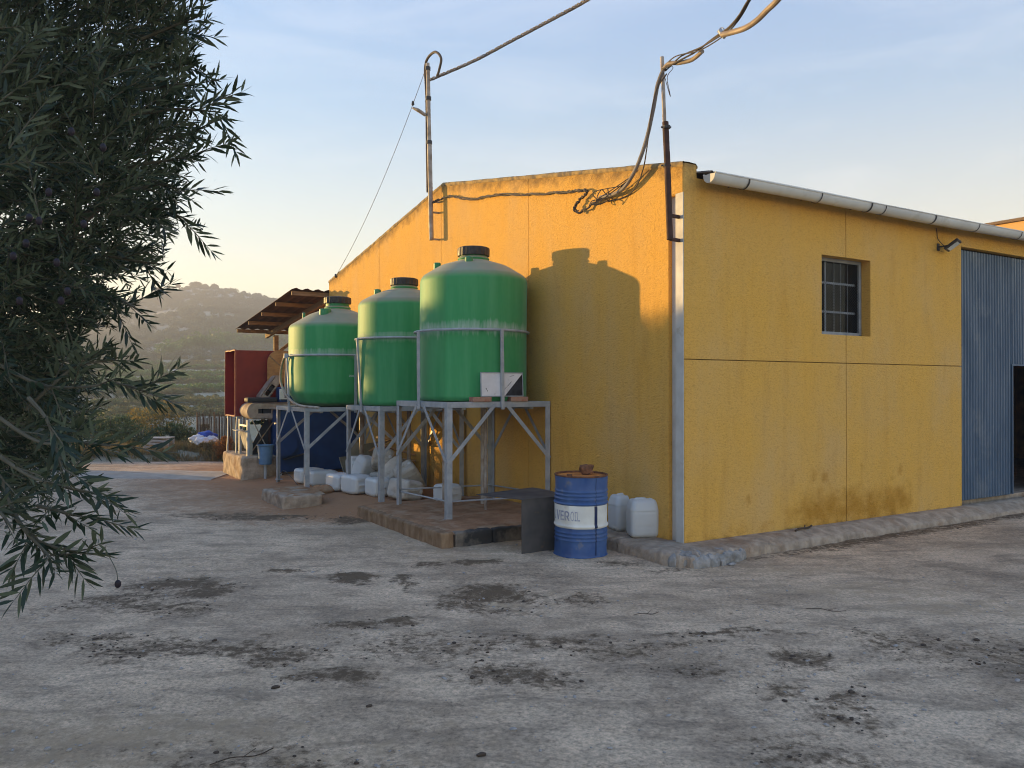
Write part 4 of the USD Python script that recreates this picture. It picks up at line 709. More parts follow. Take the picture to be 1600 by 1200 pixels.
# ================================================================== CONCRETE PADS
def pad_frame(a0, a1, d1, label, H=0.165):
    """Raised pad from the wall out to d1 between a0 and a1: edge blocks and a soil-covered top. Local x = E2, y = E1, origin at the outer near corner."""
    t = thing('concrete_pad', label, 'concrete pad', P(a0, d1, 0), RZ); W, D = d1 - 0.02, a1 - a0; bl, th_ = 0.52, 0.16
    y = 0.0; k = 0
    while y < D - 0.2:
        l = min(bl * rnd.uniform(0.85, 1.15), D - y); b_ = rounded_box(th_, l - 0.012, H + 0.06, 0.018, 8); v = trimesh.remesh.subdivide_to_size(b_.vertices, b_.faces, 0.06); b_ = trimesh.Trimesh(*v); b_.merge_vertices()
        b_.vertices += (np.stack([meshkit.noise(b_.vertices * 16 + k * 9, s) for s in (1, 2, 3)], -1) - 0.5) * 0.016
        b_.apply_translation((th_ / 2 + rnd.uniform(-.006, .006), y + l / 2, H / 2 - 0.035 + rnd.uniform(-.006, .004))); obj('edge_block', b_, M['block_brown'], t); y += l; k += 1
    x = th_ + 0.006
    while x < W - 0.1:
        l = min(bl * rnd.uniform(0.9, 1.15), W - x); b_ = rounded_box(l - 0.012, th_, H + 0.06, 0.018, 8); v = trimesh.remesh.subdivide_to_size(b_.vertices, b_.faces, 0.06); b_ = trimesh.Trimesh(*v); b_.merge_vertices()
        b_.vertices += (np.stack([meshkit.noise(b_.vertices * 16 + k * 9, s) for s in (1, 2, 3)], -1) - 0.5) * 0.016
        b_.apply_translation((x + l / 2, th_ / 2 + rnd.uniform(-.006, .006), H / 2 - 0.035 + rnd.uniform(-.006, .004))); obj('edge_block', b_, M['block_black'], t, label='oil blackened edge block'); x += l; k += 1
    U = np.linspace(0.015, W, 60); V = np.linspace(0.015, D, 70)
    def f(u, v):
        e = np.minimum.reduce([u, v]); return u, v, H - 0.028 + 0.032 * sstep(e, 0.0, 0.14) + (n2(u, v, 3, 92, 4) - 0.5) * 0.03 + (n2(u, v, 16, 93, 3) - 0.5) * 0.014
    obj('soil_top', grid_sheet(U, V, f), M['soil_red'], t, smooth=True)
    return t
pad_frame(1.72, 4.35, 2.04, 'rust stained concrete pad under the nearest tank, its front blocks blackened with oil')
pd2 = thing('concrete_pad', 'low worn concrete kerb pad in front of the farthest tank, left of the others', 'concrete pad', P(5.62, 2.72, 0), RZ)
b_ = rounded_box(0.62, 1.2, 0.28, 0.035, 12); b_ = trimesh.Trimesh(*trimesh.remesh.subdivide_to_size(b_.vertices, b_.faces, 0.05)); b_.merge_vertices(); b_.vertices += (np.stack([meshkit.noise(b_.vertices * 9, s) for s in (4, 5, 6)], -1) - 0.5) * 0.03; b_.apply_translation((0.31, 0.6, 0.045)); obj('block', b_, M['concrete'], pd2)
obj('soil_top', grid_sheet(np.linspace(0.03, 0.66, 24), np.linspace(0.03, 1.17, 30), lambda u, v: (u, v, 0.178 + (n2(u, v, 6, 95, 4) - 0.5) * 0.04 + 0.015 * np.minimum(u, v).clip(0, .2) / .2)), M['soil_red'], pd2, smooth=True)

# ================================================================== TANKS AND THEIR STANDS
def stand(a, d, z0, w, H, ring_z, ring_r, label, rods, plumb):
    t = thing('tank_stand', label, 'tank stand', P(a, d, z0), RZ); h = w / 2; g = M['galv']
    for sx in (-1, 1):
        for sy in (-1, 1):
            l = obj('leg', angle_bar((sx * h, sy * h, -0.05), (sx * h, sy * h, H - 0.075), 0.075, 0.007, (-sx, 0, 0), (0, -sy, 0)), g, t)
            obj('foot_plate', box(0.12, 0.12, 0.01, (sx * (h - 0.04), sy * (h - 0.04), 0.006), 0.002), g, l)
    for s in (-1, 1):
        obj('top_beam', box2((-h - 0.004, min(s * h, s * (h - 0.05)) - 0.001, H - 0.074), (h + 0.004, max(s * h, s * (h - 0.05)) + 0.001, H), 0.003), g, t)
        obj('top_beam', box2((min(s * h, s * (h - 0.05)) - 0.001, -h + 0.052, H - 0.073), (max(s * h, s * (h - 0.05)) + 0.001, h - 0.052, H - 0.001), 0.003), g, t)
    obj('deck', box2((-h + 0.05, -h + 0.05, H - 0.032), (h - 0.05, h - 0.05, H - 0.006), 0.003), M['plate'], t)
    for k in (-0.33, 0.33): obj('joist', box2((k * w - 0.03, -h + 0.052, H - 0.10), (k * w + 0.03, h - 0.052, H - 0.033), 0.003), g, t)
    zb, m_ = 0.48 * H, 0.10
    for s in (-1, 1):
        for e in (-1, 1):
            obj('brace', bar((e * (h - 0.01), s * (h + 0.006), zb), (e * m_, s * (h + 0.006), H - 0.05), 0.05, 0.006, up=(0, s, 0), ch=0.001), g, t)
            obj('brace', bar((s * (h + 0.006), e * (h - 0.01), zb), (s * (h + 0.006), e * m_, H - 0.05), 0.05, 0.006, up=(s, 0, 0), ch=0.001), g, t)
    for ang in (0, PI / 2, PI, 3 * PI / 2):
        c, s = math.cos(ang), math.sin(ang); tl_ = rnd.uniform(-.02, .02); h_ = h + 0.012
        obj('hoop_post', bar(((h + 0.020) * c - tl_ * s, (h + 0.020) * s + tl_ * c, H - 0.1), (max(ring_r + 0.025, h + 0.020) * c, max(ring_r + 0.025, h + 0.020) * s, ring_z + 0.005), 0.045, 0.03, up=(c, s, 0)), g, t)
    a_ = np.linspace(0, 2 * PI, 97)[:-1]; pts = np.stack([ring_r * np.cos(a_), ring_r * np.sin(a_), np.full(96, ring_z)], -1)
    obj('hoop', tube(pts, 0.016, 8, closed=True), g, t)
    if rods:
        for p, q in (((-h + .04, -h + .04), (-h + .04, h - .04)), ((-h + .04, -h + .04), (h - .04, -h + .04)), ((h - .04, -h + .04), (h - .04, h - .04)), ((-h + .04, h - .04), (h - .04, h - .04))):
            obj('tie_rod', tube([(*p, 0.23), (*q, 0.20)], 0.011, 8), g, t)
    for x, y, r in plumb:
        obj('drain_pipe', tube([(x, y, -0.05), (x, y, H - 0.1)], r, 10), M['pipe_grey'], t)
    return t
ZC = [0.155, 0.055, 0.11]; HS = [1.475, 1.475, 1.37]
A1, D1, A2, D2, A3, D3 = 3.30, 0.79, 5.58, 0.775, 7.80, 1.10
stand(A1, D1, ZC[0], 1.55, HS[0], HS[0] + 0.93, 0.78, 'grey angle iron stand on the rusty pad carrying the nearest green tank', True, [(0.06, -0.28, 0.022), (0.30, 0.2, 0.04), (-0.2, 0.45, 0.02)])
stand(A2, D2, ZC[1], 1.42, HS[1], HS[1] + 1.05, 0.775, 'grey angle iron stand in the middle carrying the second green tank', False, [(0.2, 0.25, 0.035)])
stand(A3, D3, ZC[2], 1.74, HS[2], HS[2] + 0.90, 0.90, 'wider grey angle iron stand at the far end carrying the squat green tank', False, [(0.35, -0.3, 0.04), (0.5, 0.1, 0.03)])
def tank(a, d, z, R, prof, mat, lid_r, lid, label, caps, rot=0.3):
    t = thing('water_tank', label, 'water tank', P(a, d, z), RZ + rot)
    zb, neck_r, neck_top = lid[0], lid_r * 0.86, lid[0] + 0.02
    pr = smooth_profile([(0.002, 0.004)] + prof + [(neck_r + 0.03, prof[-1][1] + 0.02), (neck_r + 0.005, prof[-1][1] + 0.05)], 0.05, 6)
    bm = lathe(pr, 96); k = (meshkit.noise(bm.vertices * 2.3, 5) - 0.5) * 0.012; r = np.hypot(bm.vertices[:, 0], bm.vertices[:, 1]); bm.vertices[:, :2] *= (1 + k / np.maximum(r, 0.2))[:, None]
    bd = obj('body', bm, mat, t, smooth=50)
    obj('neck', lathe([(neck_r, prof[-1][1] + 0.03), (neck_r, zb + 0.02), (neck_r + 0.012, zb + 0.021), (neck_r + 0.012, zb + 0.04)], 64), M['green_plain'], t, smooth=40)
    n = 84; lm_ = lathe(smooth_profile([(neck_r * 0.9, zb), (lid_r, zb + 0.002), (lid_r, lid[1] - 0.012), (lid_r - 0.02, lid[1]), (lid_r * 0.75, lid[1] + 0.006), (0.001, lid[1] + 0.012)], 0.008, 3), n)
    ang = np.arange(n) % 4; rr = np.hypot(lm_.vertices[:, 0], lm_.vertices[:, 1]); kk = np.where((np.tile(ang, len(lm_.vertices) // n) < 2) & (rr > lid_r * 0.97), 0.972, 1.0); lm_.vertices[:, :2] *= kk[:, None]
    obj('lid', lm_, M['black_plastic'], t, smooth=25)
    for ca, cr_, rr in caps:
        zt = np.interp(-cr_, [-prof[-2][0], -prof[-1][0]], [prof[-2][1], prof[-1][1]])
        cm = lathe(smooth_profile([(rr, zt - 0.06), (rr, zt + 0.045), (rr - 0.01, zt + 0.055), (0.001, zt + 0.056)], 0.01, 3), 28); cm.apply_translation((cr_ * math.cos(ca), cr_ * math.sin(ca), 0)); obj('small_cap', cm, M['green_plain'], t)
    return t, bd
# profile corners: base, wall, shoulder, dome to the neck
tank(A1, D1 - 0.03, ZC[0] + HS[0], 0.735, [(0.70, 0.0), (0.732, 0.05), (0.735, 1.0), (0.735, 1.635), (0.70, 1.70), (0.46, 1.845), (0.20, 1.925)], M['tank_a'], 0.222, (1.985, 2.105), 'tallest and nearest green tank, at the right end of the three', [(PI + 0.9, 0.38, 0.055), (0.35, 0.45, 0.055), (2.6, 0.5, 0.05)], rot=0.0)
tank(A2, D2, ZC[1] + HS[1], 0.735, [(0.69, 0.0), (0.73, 0.05), (0.735, 0.95), (0.735, 1.60), (0.69, 1.665), (0.45, 1.79), (0.20, 1.87)], M['tank_b'], 0.225, (1.925, 2.04), 'middle green tank, partly hidden behind the nearest one', [(PI * 0.98, 0.45, 0.055), (0.2, 0.42, 0.055)], rot=0.0)
t3, bd3 = tank(A3, D3, ZC[2] + HS[2], 0.865, [(0.55, 0.0), (0.74, 0.06), (0.855, 0.24), (0.865, 0.6), (0.865, 1.40), (0.84, 1.455), (0.50, 1.66), (0.22, 1.76)], M['tank_c'], 0.245, (1.86, 1.98), 'squat far green tank with rounded base, leftmost of the three', [(PI + 0.75, 0.47, 0.105), (2.4, 0.66, 0.03), (1.2, .5, .05)], rot=0.0)
# faint maker's lettering on the far tank, wrapped round the body
def wrap_text(text, h, R, z, ang, depth, bold=False, arc=None):
    tmesh = meshkit.text_mesh(text, h, depth, bold);
    if arc: tmesh.vertices[:, 0] *= arc / tmesh.vertices[:, 0].max()
    tmesh = trimesh.Trimesh(*trimesh.remesh.subdivide_to_size(tmesh.vertices, tmesh.faces, h * 0.35, max_iter=20)); v = tmesh.vertices.copy(); wd = v[:, 0].max()
    th_ = ang + (v[:, 0] - wd / 2) / R; rr = R + v[:, 2]; tmesh.vertices = np.stack([rr * np.cos(th_), rr * np.sin(th_), z + v[:, 1]], -1); return tmesh
obj('lettering', wrap_text('2000', 0.035, 0.866, 0.52, -PI / 2 - 0.05, 0.003), M['board_white'], t3, smooth=False)
# hose of the far tank
hp = [onL(x, y, 2.03) for x, y in ((446, 622), (447, 585), (447, 556), (441, 568), (438, 592), (444, 612), (455, 626), (470, 634), (498, 637))]
hz = thing('hose', 'grey hose drooping beside the left side of the squat far tank', 'hose', hp[0])
obj('tube', tube(curve([p - hp[0] for p in hp], 50), 0.022, 8), M['pipe_grey'], hz); obj('coupling', tube([hp[2] - hp[0] + [0, 0, -.04], hp[2] - hp[0] + [0, 0, .04]], 0.042, 12), M['galv'], hz)

# sign board and the bricks it stands on
sb_ = onL(783, 621, 1.50); zt_ = ZC[0] + HS[0]
bA = P(A1 - 0.60, 0, 0)
sgx = loc(onR(751, 621, -(A1 - 0.77)))[0]; sgx2 = loc(onR(817, 621, -(A1 - 0.77)))[0]; SW = sgx2 - sgx; SH = 0.315
sg = thing('sign_board', 'white framed sign board with a black corner triangle leaning on the nearest tank', 'sign', P(A1 - 0.782, -(sgx), zt_ + 0.064), RZ, rx=-0.05)
obj('board', box2((0.012, 0.0, 0.012), (SW - 0.012, 0.012, SH - 0.012), 0.001), M['board_white'], sg)
for lo, hi in (((0, -0.006, 0), (SW, 0.016, 0.0115)), ((0, -0.006, SH - 0.0115), (SW, 0.016, SH)), ((0, -0.006, 0.012), (0.0115, 0.016, SH - 0.012)), ((SW - 0.0115, -0.006, 0.012), (SW, 0.016, SH - 0.012))): obj('frame', box2(lo, hi, 0.002), M['galv'], sg)
import shapely.geometry as sg_
def prism_xz(poly, y0, y1):
    m = trimesh.creation.extrude_polygon(sg_.Polygon(poly), y1 - y0); v = m.vertices.copy(); m.vertices = np.stack([v[:, 0], y1 - v[:, 2], v[:, 1]], -1); return trimesh.Trimesh(m.vertices, m.faces)
obj('black_triangle', prism_xz([(SW * 0.56, 0.013), (SW - 0.013, 0.013), (SW - 0.013, SH - 0.02)], -0.002, -0.0005), M['board_black'], sg, smooth=False)
mk = [bar((SW * .62, -0.001, SH * .42), (SW * .72, -0.001, SH * .62), .006, .001, up=(0, 1, 0), ch=.0002), bar((SW * .68, -0.001, SH * .84), (SW * .79, -0.001, SH * .87), .004, .001, up=(0, 1, 0), ch=.0002), bar((SW * .55, -0.001, SH * .3), (SW * .60, -0.001, SH * .40), .004, .001, up=(0, 1, 0), ch=.0002), bar((SW * .115, -0.001, SH * .34), (SW * .135, -0.001, SH * .30), .012, .001, up=(0, 1, 0), ch=.0002), bar((SW * .145, -0.001, SH * .27), (SW * .155, -0.001, SH * .22), .008, .001, up=(0, 1, 0), ch=.0002)]
for m_ in mk: obj('mark', m_, M['board_black'], sg, smooth=False)
for px0, px1, lab in ((738, 767, 'reddish brick under the left end of the sign board'), (797, 824, 'reddish brick under the right end of the sign board')):
    x0 = loc(onR(px0, 624, -(A1 - 0.77)))[0]; x1 = loc(onR(px1, 624, -(A1 - 0.77)))[0]
    b_ = rounded_box(x1 - x0, 0.115, 0.062, 0.006, 6, ((x1 - x0) / 2, 0.0, 0.032)); 
    tt = stage.DefinePrim('/World/' + numbered('/World', 'loose_brick'), 'Xform'); UsdGeom.Xformable(tt).AddTransformOp().Set(xf_matrix(P(A1 - 0.735, -x0, zt_ - 0.001), RZ)); tag(tt, lab, 'brick'); obj('body', b_, M['brick_red'], tt)

# ================================================================== OIL DRUM
DR = thing('oil_drum', 'dented blue steel oil drum with a white band and faded lettering', 'drum', atG(907, 863) + np.array([0, 0, gz(atG(907, 863)) - 0.004]), RZ, rx=0.012, s=1.0)
R0 = 0.286
def rib(z, a=0.008, w=0.014): return [(R0, z - w), (R0 + a * 0.7, z - w * 0.5), (R0 + a, z), (R0 + a * 0.7, z + w * 0.5), (R0, z + w)]
def dent(m):
    v = m.vertices; a = np.arctan2(v[:, 1], v[:, 0]); r = np.hypot(v[:, 0], v[:, 1])
    k = (fbm(np.stack([np.cos(a) * 2.2, np.sin(a) * 2.2, v[:, 2] * 4], -1), 7, 3) - 0.5) * 0.022
    for ca, cz, sa, sz, dp in ((-2.45, 0.60, 0.16, 0.05, 0.018), (-1.6, 0.25, 0.3, 0.08, 0.006), (-2.1, 0.78, 0.25, 0.04, 0.006)):
        k = k - dp * np.exp(-(((a - ca + PI) % (2 * PI) - PI) / sa) ** 2 - ((v[:, 2] - cz) / sz) ** 2)
    m.vertices[:, :2] *= (1 + k / np.maximum(r, 0.1) * (r > 0.2))[:, None]; return m
lowp = [(0.05, 0.012), (R0 - 0.01, 0.012), (R0 + 0.006, 0.002), (R0 + 0.008, 0.012), (R0, 0.022)] + [(R0, z) for z in (0.06, 0.10, 0.14)] + rib(0.185) + rib(0.225) + rib(0.265) + [(R0, 0.295), (R0, 0.315)]
midp = [(R0 + 0.0005, 0.315)] + [(R0 + 0.012, 0.330), (R0 + 0.013, 0.338), (R0 + 0.010, 0.346), (R0 + 0.001, 0.36)] + [(R0 + 0.001, z) for z in np.linspace(0.38, 0.545, 8)] + [(R0 + 0.0005, 0.560)]
upp = [(R0, 0.560), (R0 + 0.004, 0.566), (R0 + 0.012, 0.575), (R0 + 0.008, 0.585), (R0, 0.592)] + rib(0.625) + rib(0.665) + rib(0.705) + [(R0, z) for z in (0.74, 0.78, 0.82, 0.85)] + [(R0 + 0.002, 0.862)]
bd = obj('body', dent(cat(lathe(lowp, 96), lathe(upp, 96))), M['drum_blue'], DR, smooth=40)
wb = obj('white_band', dent(lathe(midp, 96)), M['drum_white'], DR, smooth=40)
obj('rim', lathe([(R0 + 0.001, 0.860), (R0 + 0.008, 0.866), (R0 + 0.009, 0.874), (R0 + 0.003, 0.880), (R0 - 0.006, 0.878), (R0 - 0.008, 0.855)], 96), M['rust_bit'], DR, smooth=40)
obj('top', lathe([(R0 - 0.007, 0.858), (R0 - 0.02, 0.853), (0.08, 0.855), (0.001, 0.856)], 64), M['drum_rust'], DR, smooth=30)
obj('bung', cat(lathe([(0.03, 0.854), (0.03, 0.872), (0.001, 0.873)], 20)), M['rust_bit'], DR); UsdGeom.Xformable(stage.GetPrimAtPath(str(DR.GetPath()) + '/bung')).AddTranslateOp().Set(Gf.Vec3d(-0.12, 0.05, 0))
# camera-side angle of the drum in its own frame
cdir = math.atan2(-atG(907, 863)[1], -atG(907, 863)[0]) - RZ
for word, a0_, a1_, bo in (('VER', -1.13, -0.43, True), ('OIL', -0.40, -0.03, False)):
    obj('lettering', dent(wrap_text(word, 0.098, R0 + 0.0012, 0.402, cdir + (a0_ + a1_) / 2, 0.0016, bo, arc=(a1_ - a0_) * R0)), M['drum_ink'], wb, smooth=False)
obj('lettering', dent(wrap_text('L', 0.098, R0 + 0.0012, 0.402, cdir - 1.28, 0.0016, True, arc=0.05)), M['drum_ink'], wb, smooth=False)
def strip(a0, a1, z0, z1, off):
    m = grid_sheet(np.linspace(a0, a1, 8), np.linspace(z0, z1, 60), lambda u, v: ((R0 + off(v)) * np.cos(u), (R0 + off(v)) * np.sin(u), v)); return dent(m)
prz = np.array(sorted([(z, r) for r, z in lowp[4:] + midp + upp])); offz = lambda z: np.interp(z, prz[:, 0], prz[:, 1]) - R0 + 0.0012
obj('weld_seam', cat(strip(cdir + 0.585, cdir + 0.605, 0.56, 0.858, offz), strip(cdir + 0.525, cdir + 0.655, 0.318, 0.558, offz), strip(cdir + 0.585, cdir + 0.635, 0.03, 0.316, offz)), M['drum_seam'], DR, smooth=False)
lump = rounded_box(0.14, 0.09, 0.095, 0.018, 10); lump = trimesh.Trimesh(*trimesh.remesh.subdivide_to_size(lump.vertices, lump.faces, 0.02)); lump.merge_vertices(); lump.vertices += (np.stack([meshkit.noise(lump.vertices * 26, s) for s in (1, 2, 3)], -1) - 0.5) * 0.03
lt_ = thing('rusty_lump', 'small rusty brown block lying on top of the blue drum', 'scrap block', np.array(P(*[0, 0, 0])) * 0 + atG(907, 863) + np.array([0.075, 0.09, 0.91 + gz(atG(907, 863))]), 0.3); obj('body', lump, M['rust_bit'], lt_)

# bent steel sheet beside the drum
sh = thing('steel_sheet', 'bent dark grey steel sheet standing between the oil drum and the rusty pad', 'steel sheet', P(0.99, 1.44, 0), RZ)
zt2 = 0.585
obj('upright_plate', solid_sheet(np.linspace(0, 0.62, 14), np.linspace(-0.02, zt2, 14), lambda u, v: (u, 0.006 * np.sin(u * 6 + v * 4) + 0.01 * (v / zt2) * u, v), 0.006, (0, -1, 0)), M['plate'], sh, smooth=30)
def topf(u, v):
    x = -0.10 * v / 0.8 * 0 + u; return x + (-0.16 * np.clip(v, 0, 0.72) / 0.72 * (1 - u / 0.62)), v, zt2 + 0.006 + 0.018 * np.sin(v * 3) * (u / 0.6) - 0.02 * (1 - u / .62) * v
obj('top_plate', solid_sheet(np.linspace(0, 0.62, 14), np.linspace(-0.005, 0.74, 14), topf, 0.006, (0, 0, 1)), M['plate'], sh, smooth=30)

# ================================================================== JERRYCANS
def jerry_body(w, dp, h, r):
    pts, rs = [], []
    for sx in (-1, 1):
        for sy in (-1, 1):
            pts += [(sx * (w / 2 - r), sy * (dp / 2 - r), r), (sx * (w / 2 - r), sy * (dp / 2 - r), h * 0.86 - r), (sx * (w / 2 - r * 1.25), sy * (dp / 2 - r * 1.2), h - r)]; rs += [r, r, r]
    m = sphere_hull(pts, rs, 20); m = trimesh.Trimesh(*trimesh.remesh.subdivide_to_size(m.vertices, m.faces, 0.03)); m.merge_vertices(); v = m.vertices
    # pressed waist lines and a slight belly
    for zc in (0.30, 0.68):
        g = np.exp(-((v[:, 2] / h - zc) / 0.018) ** 2) * 0.005; s = np.abs(v[:, :2]) / np.array([w / 2, dp / 2]); v[:, 0] -= np.sign(v[:, 0]) * g * (s[:, 0] > 0.9); v[:, 1] -= np.sign(v[:, 1]) * g * (s[:, 1] > 0.9)
    bel = np.sin(np.clip(v[:, 2] / h, 0, 1) * PI) * 0.006; v[:, 1] += np.sign(v[:, 1]) * bel
    # hollow each side of the moulded handle
    g = np.exp(-((np.abs(v[:, 1]) - dp * 0.20) / (dp * 0.10)) ** 2) * np.exp(-((v[:, 0] + w * 0.08) / (w * 0.24)) ** 4) * sstep(v[:, 2], h * 0.90, h * 0.99) * 0.012; v[:, 2] -= g
    m.vertices = v; return m
def jerrycan(label, loc_, rz, rx=0, ry=0, w=0.335, dp=0.26, h=0.43, mat='jerry', cap='jerry', group=None, s=1.0):
    t = thing('jerrycan', label, 'jerrycan', loc_, rz, rx, ry, group, s)
    obj('body', jerry_body(w, dp, h, 0.058), M[mat], t, smooth=45)
    obj('handle', tube(curve([(-w * 0.32, 0, h * 0.94), (-w * 0.24, 0, h * 0.99), (-w * 0.06, 0, h * 1.0), (w * 0.08, 0, h * 0.99), (w * 0.14, 0, h * 0.95)], 20), 0.015, 10), M[mat], t)
    c = lathe(smooth_profile([(0.026, h * 0.95), (0.030, h * 0.97), (0.030, h * 1.0), (0.026, h * 1.01), (0.001, h * 1.012)], 0.004, 3), 24); c.apply_translation((w * 0.30, 0, 0)); obj('cap', c, M[cap], t)
    return t
ap_z = 0.122
jA = atG(1004, 842, ap_z); jB = atG(970, 836, ap_z)
j1 = jerrycan('white plastic jerrycan by the corner column, right one of the pair next to the drum', atG(1004, 838, ap_z), 0.12)
dup(j1, 'white plastic jerrycan right beside the drum, left one of the pair by the corner', atG(976, 829, ap_z) + np.array([0.0, 0.06, 0]), 0.36, s=0.99)
pg = None
def soil(px, py): p = atG(px, py, 0.09); return p
S = lambda a, d, dz=0.0: P(a, d, 0.10 + dz)
LYX, LYY = PI / 2, PI / 2
jerrycan('white jerrycan lying flat under the far stand, leftmost of the pile', S(7.95, 1.80, 0.13), RZ + 0.25, rx=0.1, ry=LYY, w=0.26, dp=0.34, h=0.50)
jerrycan('white jerrycan lying flat behind the front leg of the far stand', S(7.50, 1.72, 0.13), RZ - 0.1, rx=0.05, ry=LYY, w=0.26, dp=0.34, h=0.50)
jerrycan('white jerrycan lying with a yellowish label side, second from the left leg', S(6.85, 1.50, 0.14), RZ + 0.1, rx=LYX, w=0.34, dp=0.27, h=0.46)
jerrycan('white jerrycan with a red cap lying at the front of the pile', S(6.32, 1.42, 0.15), RZ + 0.15, rx=LYX, w=0.36, dp=0.29, h=0.5, cap='red_cap')
j2 = jerrycan('dusty grey jerrycan tipped against the leg of the middle stand', S(5.95, 0.95, 0.14), RZ + 0.5, rx=0.7, ry=0.3, w=0.36, dp=0.30, h=0.50, mat='jerry_dusty')
dup(j2, 'dusty jerrycan on top of the heap, highest of the pile', S(6.45, 0.80, 0.42), RZ - 0.4, rx=1.2, ry=0.2)
dup(j2, 'dusty jerrycan leaning right of the heap behind the middle stand', S(5.35, 0.70, 0.10), RZ - 0.3, rx=0.5, ry=-0.5)
dup(j2, 'dusty jerrycan lying in the middle of the heap under the others', S(6.30, 1.05, 0.16), RZ + 0.9, rx=LYX)
dup(j2, 'grey jerrycan fallen sideways at the right foot of the heap', S(5.15, 1.10, 0.16), RZ + 0.2, rx=LYX, ry=0.2)
j3 = jerrycan('white jerrycan whose round grip faces out above the lying ones', S(7.02, 1.08, 0.34), RZ - 0.2, rx=1.35, w=0.30, dp=0.28, h=0.42)
dup(j3, 'white jerrycan standing tilted behind the red capped one', S(6.55, 1.15, 0.16), RZ + 0.3, rx=0.35, ry=0.15)
dup(j3, 'white jerrycan lying low between the middle stand legs', S(5.75, 1.25, 0.15), RZ + 0.05, rx=LYX)
jerrycan('small white jerrycan alone at the back of the rusty pad', S(4.30, 0.75, 0.17), RZ + 0.1, rx=LYX, w=0.33, dp=0.26, h=0.36)
# strap over the two flat ones, stones, scrap behind the pile
st_ = [S(8.22, 2.02, 0.16), S(7.9, 2.04, 0.24), S(7.55, 2.03, 0.17), S(7.25, 2.0, 0.05)]
tag(obj('cord', tube(curve(st_, 20), 0.006, 6), M['cable']), 'dark cord lying across the flat jerrycans under the far stand', 'cord')
rk = thing('rock', 'brown rock in front of the lying white jerrycans', 'rock', P(6.62, 1.78, 0.10), 0.4); obj('body', blob(0.16, 3, 8, 0.35, 1.4, (1.35, 0.9, 0.65)), M['soil_red'], rk)
gs = thing('grey_slab', 'cracked grey sheet leaning behind the jerrycans against the blue machine', 'sheet', S(7.55, 0.62), RZ, rx=-0.28)
slab = prism_xz([(-0.36, 0), (0.42, 0), (0.46, 0.52), (0.30, 0.74), (0.02, 0.70), (-0.18, 0.78), (-0.30, 0.62)], 0, 0.025); obj('panel', slab, M['grey_sheet'], gs, smooth=False)
gs2 = thing('grey_slab', 'smaller broken grey sheet fallen left of the leaning one', 'sheet', S(7.95, 0.72), RZ + 0.5, rx=-0.35, ry=-0.25); obj('panel', prism_xz([(-0.2, 0), (0.25, 0), (0.20, 0.42), (-0.1, 0.5)], 0, 0.02), M['grey_sheet'], gs2, smooth=False)
for k, (a, d, z, l, rz_, ry_) in enumerate(((6.75, 0.38, 0.62, 0.85, 0.25, 0.28), (6.65, 0.45, 0.50, 0.8, 0.15, 0.22), (6.85, 0.30, 0.42, 0.7, 0.35, 0.1), (7.15, 0.5, 0.70, 0.55, -0.3, -0.5), (7.05, 0.42, 0.80, 0.5, 0.3, 0.15))):
    lab = ['pale broken plank on top of the wood heap by the gable wall', 'pale plank under the top one in the wood heap', 'lowest pale plank in the wood heap at the wall', 'dark plank leaning steeply behind the jerrycans', 'short plank lying across the heap behind the stand leg'][k]
    t = thing('plank', lab, 'plank', S(a, d, z), RZ + rz_, ry=ry_); obj('board', box(l, 0.10, 0.03, ch=0.004), M['wood_pale' if k not in (3,) else 'wood'], t)

# ================================================================== LEAN-TO CANOPY AND SORTING MACHINERY AT THE FAR END
cn = thing('lean_to_canopy', 'rusty corrugated lean-to roof sloping away behind the far corner of the warehouse', 'canopy', P(11.48, 0, 0), RZ)
ca = 5.3; zc0, zc1 = 4.03, 3.47
Xc = np.arange(-0.86, 5.0, 0.0625); Vc = np.linspace(0, ca, 4)
obj('corrugated_sheet', solid_sheet(Xc, Vc, lambda u, v: (u, v, zc0 + (zc1 - zc0) * v / ca + 0.022 * np.cos(u / 0.0625 * PI / 2)), 0.006, (0, 0, 1)), M['rust_roof'], cn, smooth=False)
for k in range(5):
    v = 0.12 + k * (ca - 0.2) / 4; z = zc0 + (zc1 - zc0) * v / ca - 0.075; obj('purlin', box2((-0.82, v - 0.035, z - 0.05), (4.9, v + 0.035, z + 0.045), 0.004), M['wood'], cn)
for x in (0.0, 2.4): obj('rafter', bar((x, 0.02, zc0 - 0.19), (x, ca - 0.02, zc1 - 0.19), 0.08, 0.12), M['wood'], cn)
for x in (0.12, 2.4): obj('post', box2((x - 0.06, ca - 0.62, -0.1), (x + 0.06, ca - 0.50, zc1 - 0.19), 0.006), M['wood'], cn)
obj('brace', bar((0.12, ca - 0.55, 2.75), (0.75, ca - 0.55, zc1 - 0.2), 0.06, 0.08), M['wood'], cn)

bk = thing('concrete_block', 'worn concrete block carrying the sorting machine frame left of the tanks', 'concrete block', P(9.70, 2.34, 0), RZ)
b_ = rounded_box(1.35, 1.72, 0.56, 0.04, 10); b_ = trimesh.Trimesh(*trimesh.remesh.subdivide_to_size(b_.vertices, b_.faces, 0.08)); b_.merge_vertices(); b_.vertices += (np.stack([meshkit.noise(b_.vertices * 6, s) for s in (4, 5, 6)], -1) - 0.5) * 0.035; b_.apply_translation((0.675, 0.86, 0.19)); obj('block', b_, M['concrete'], bk)
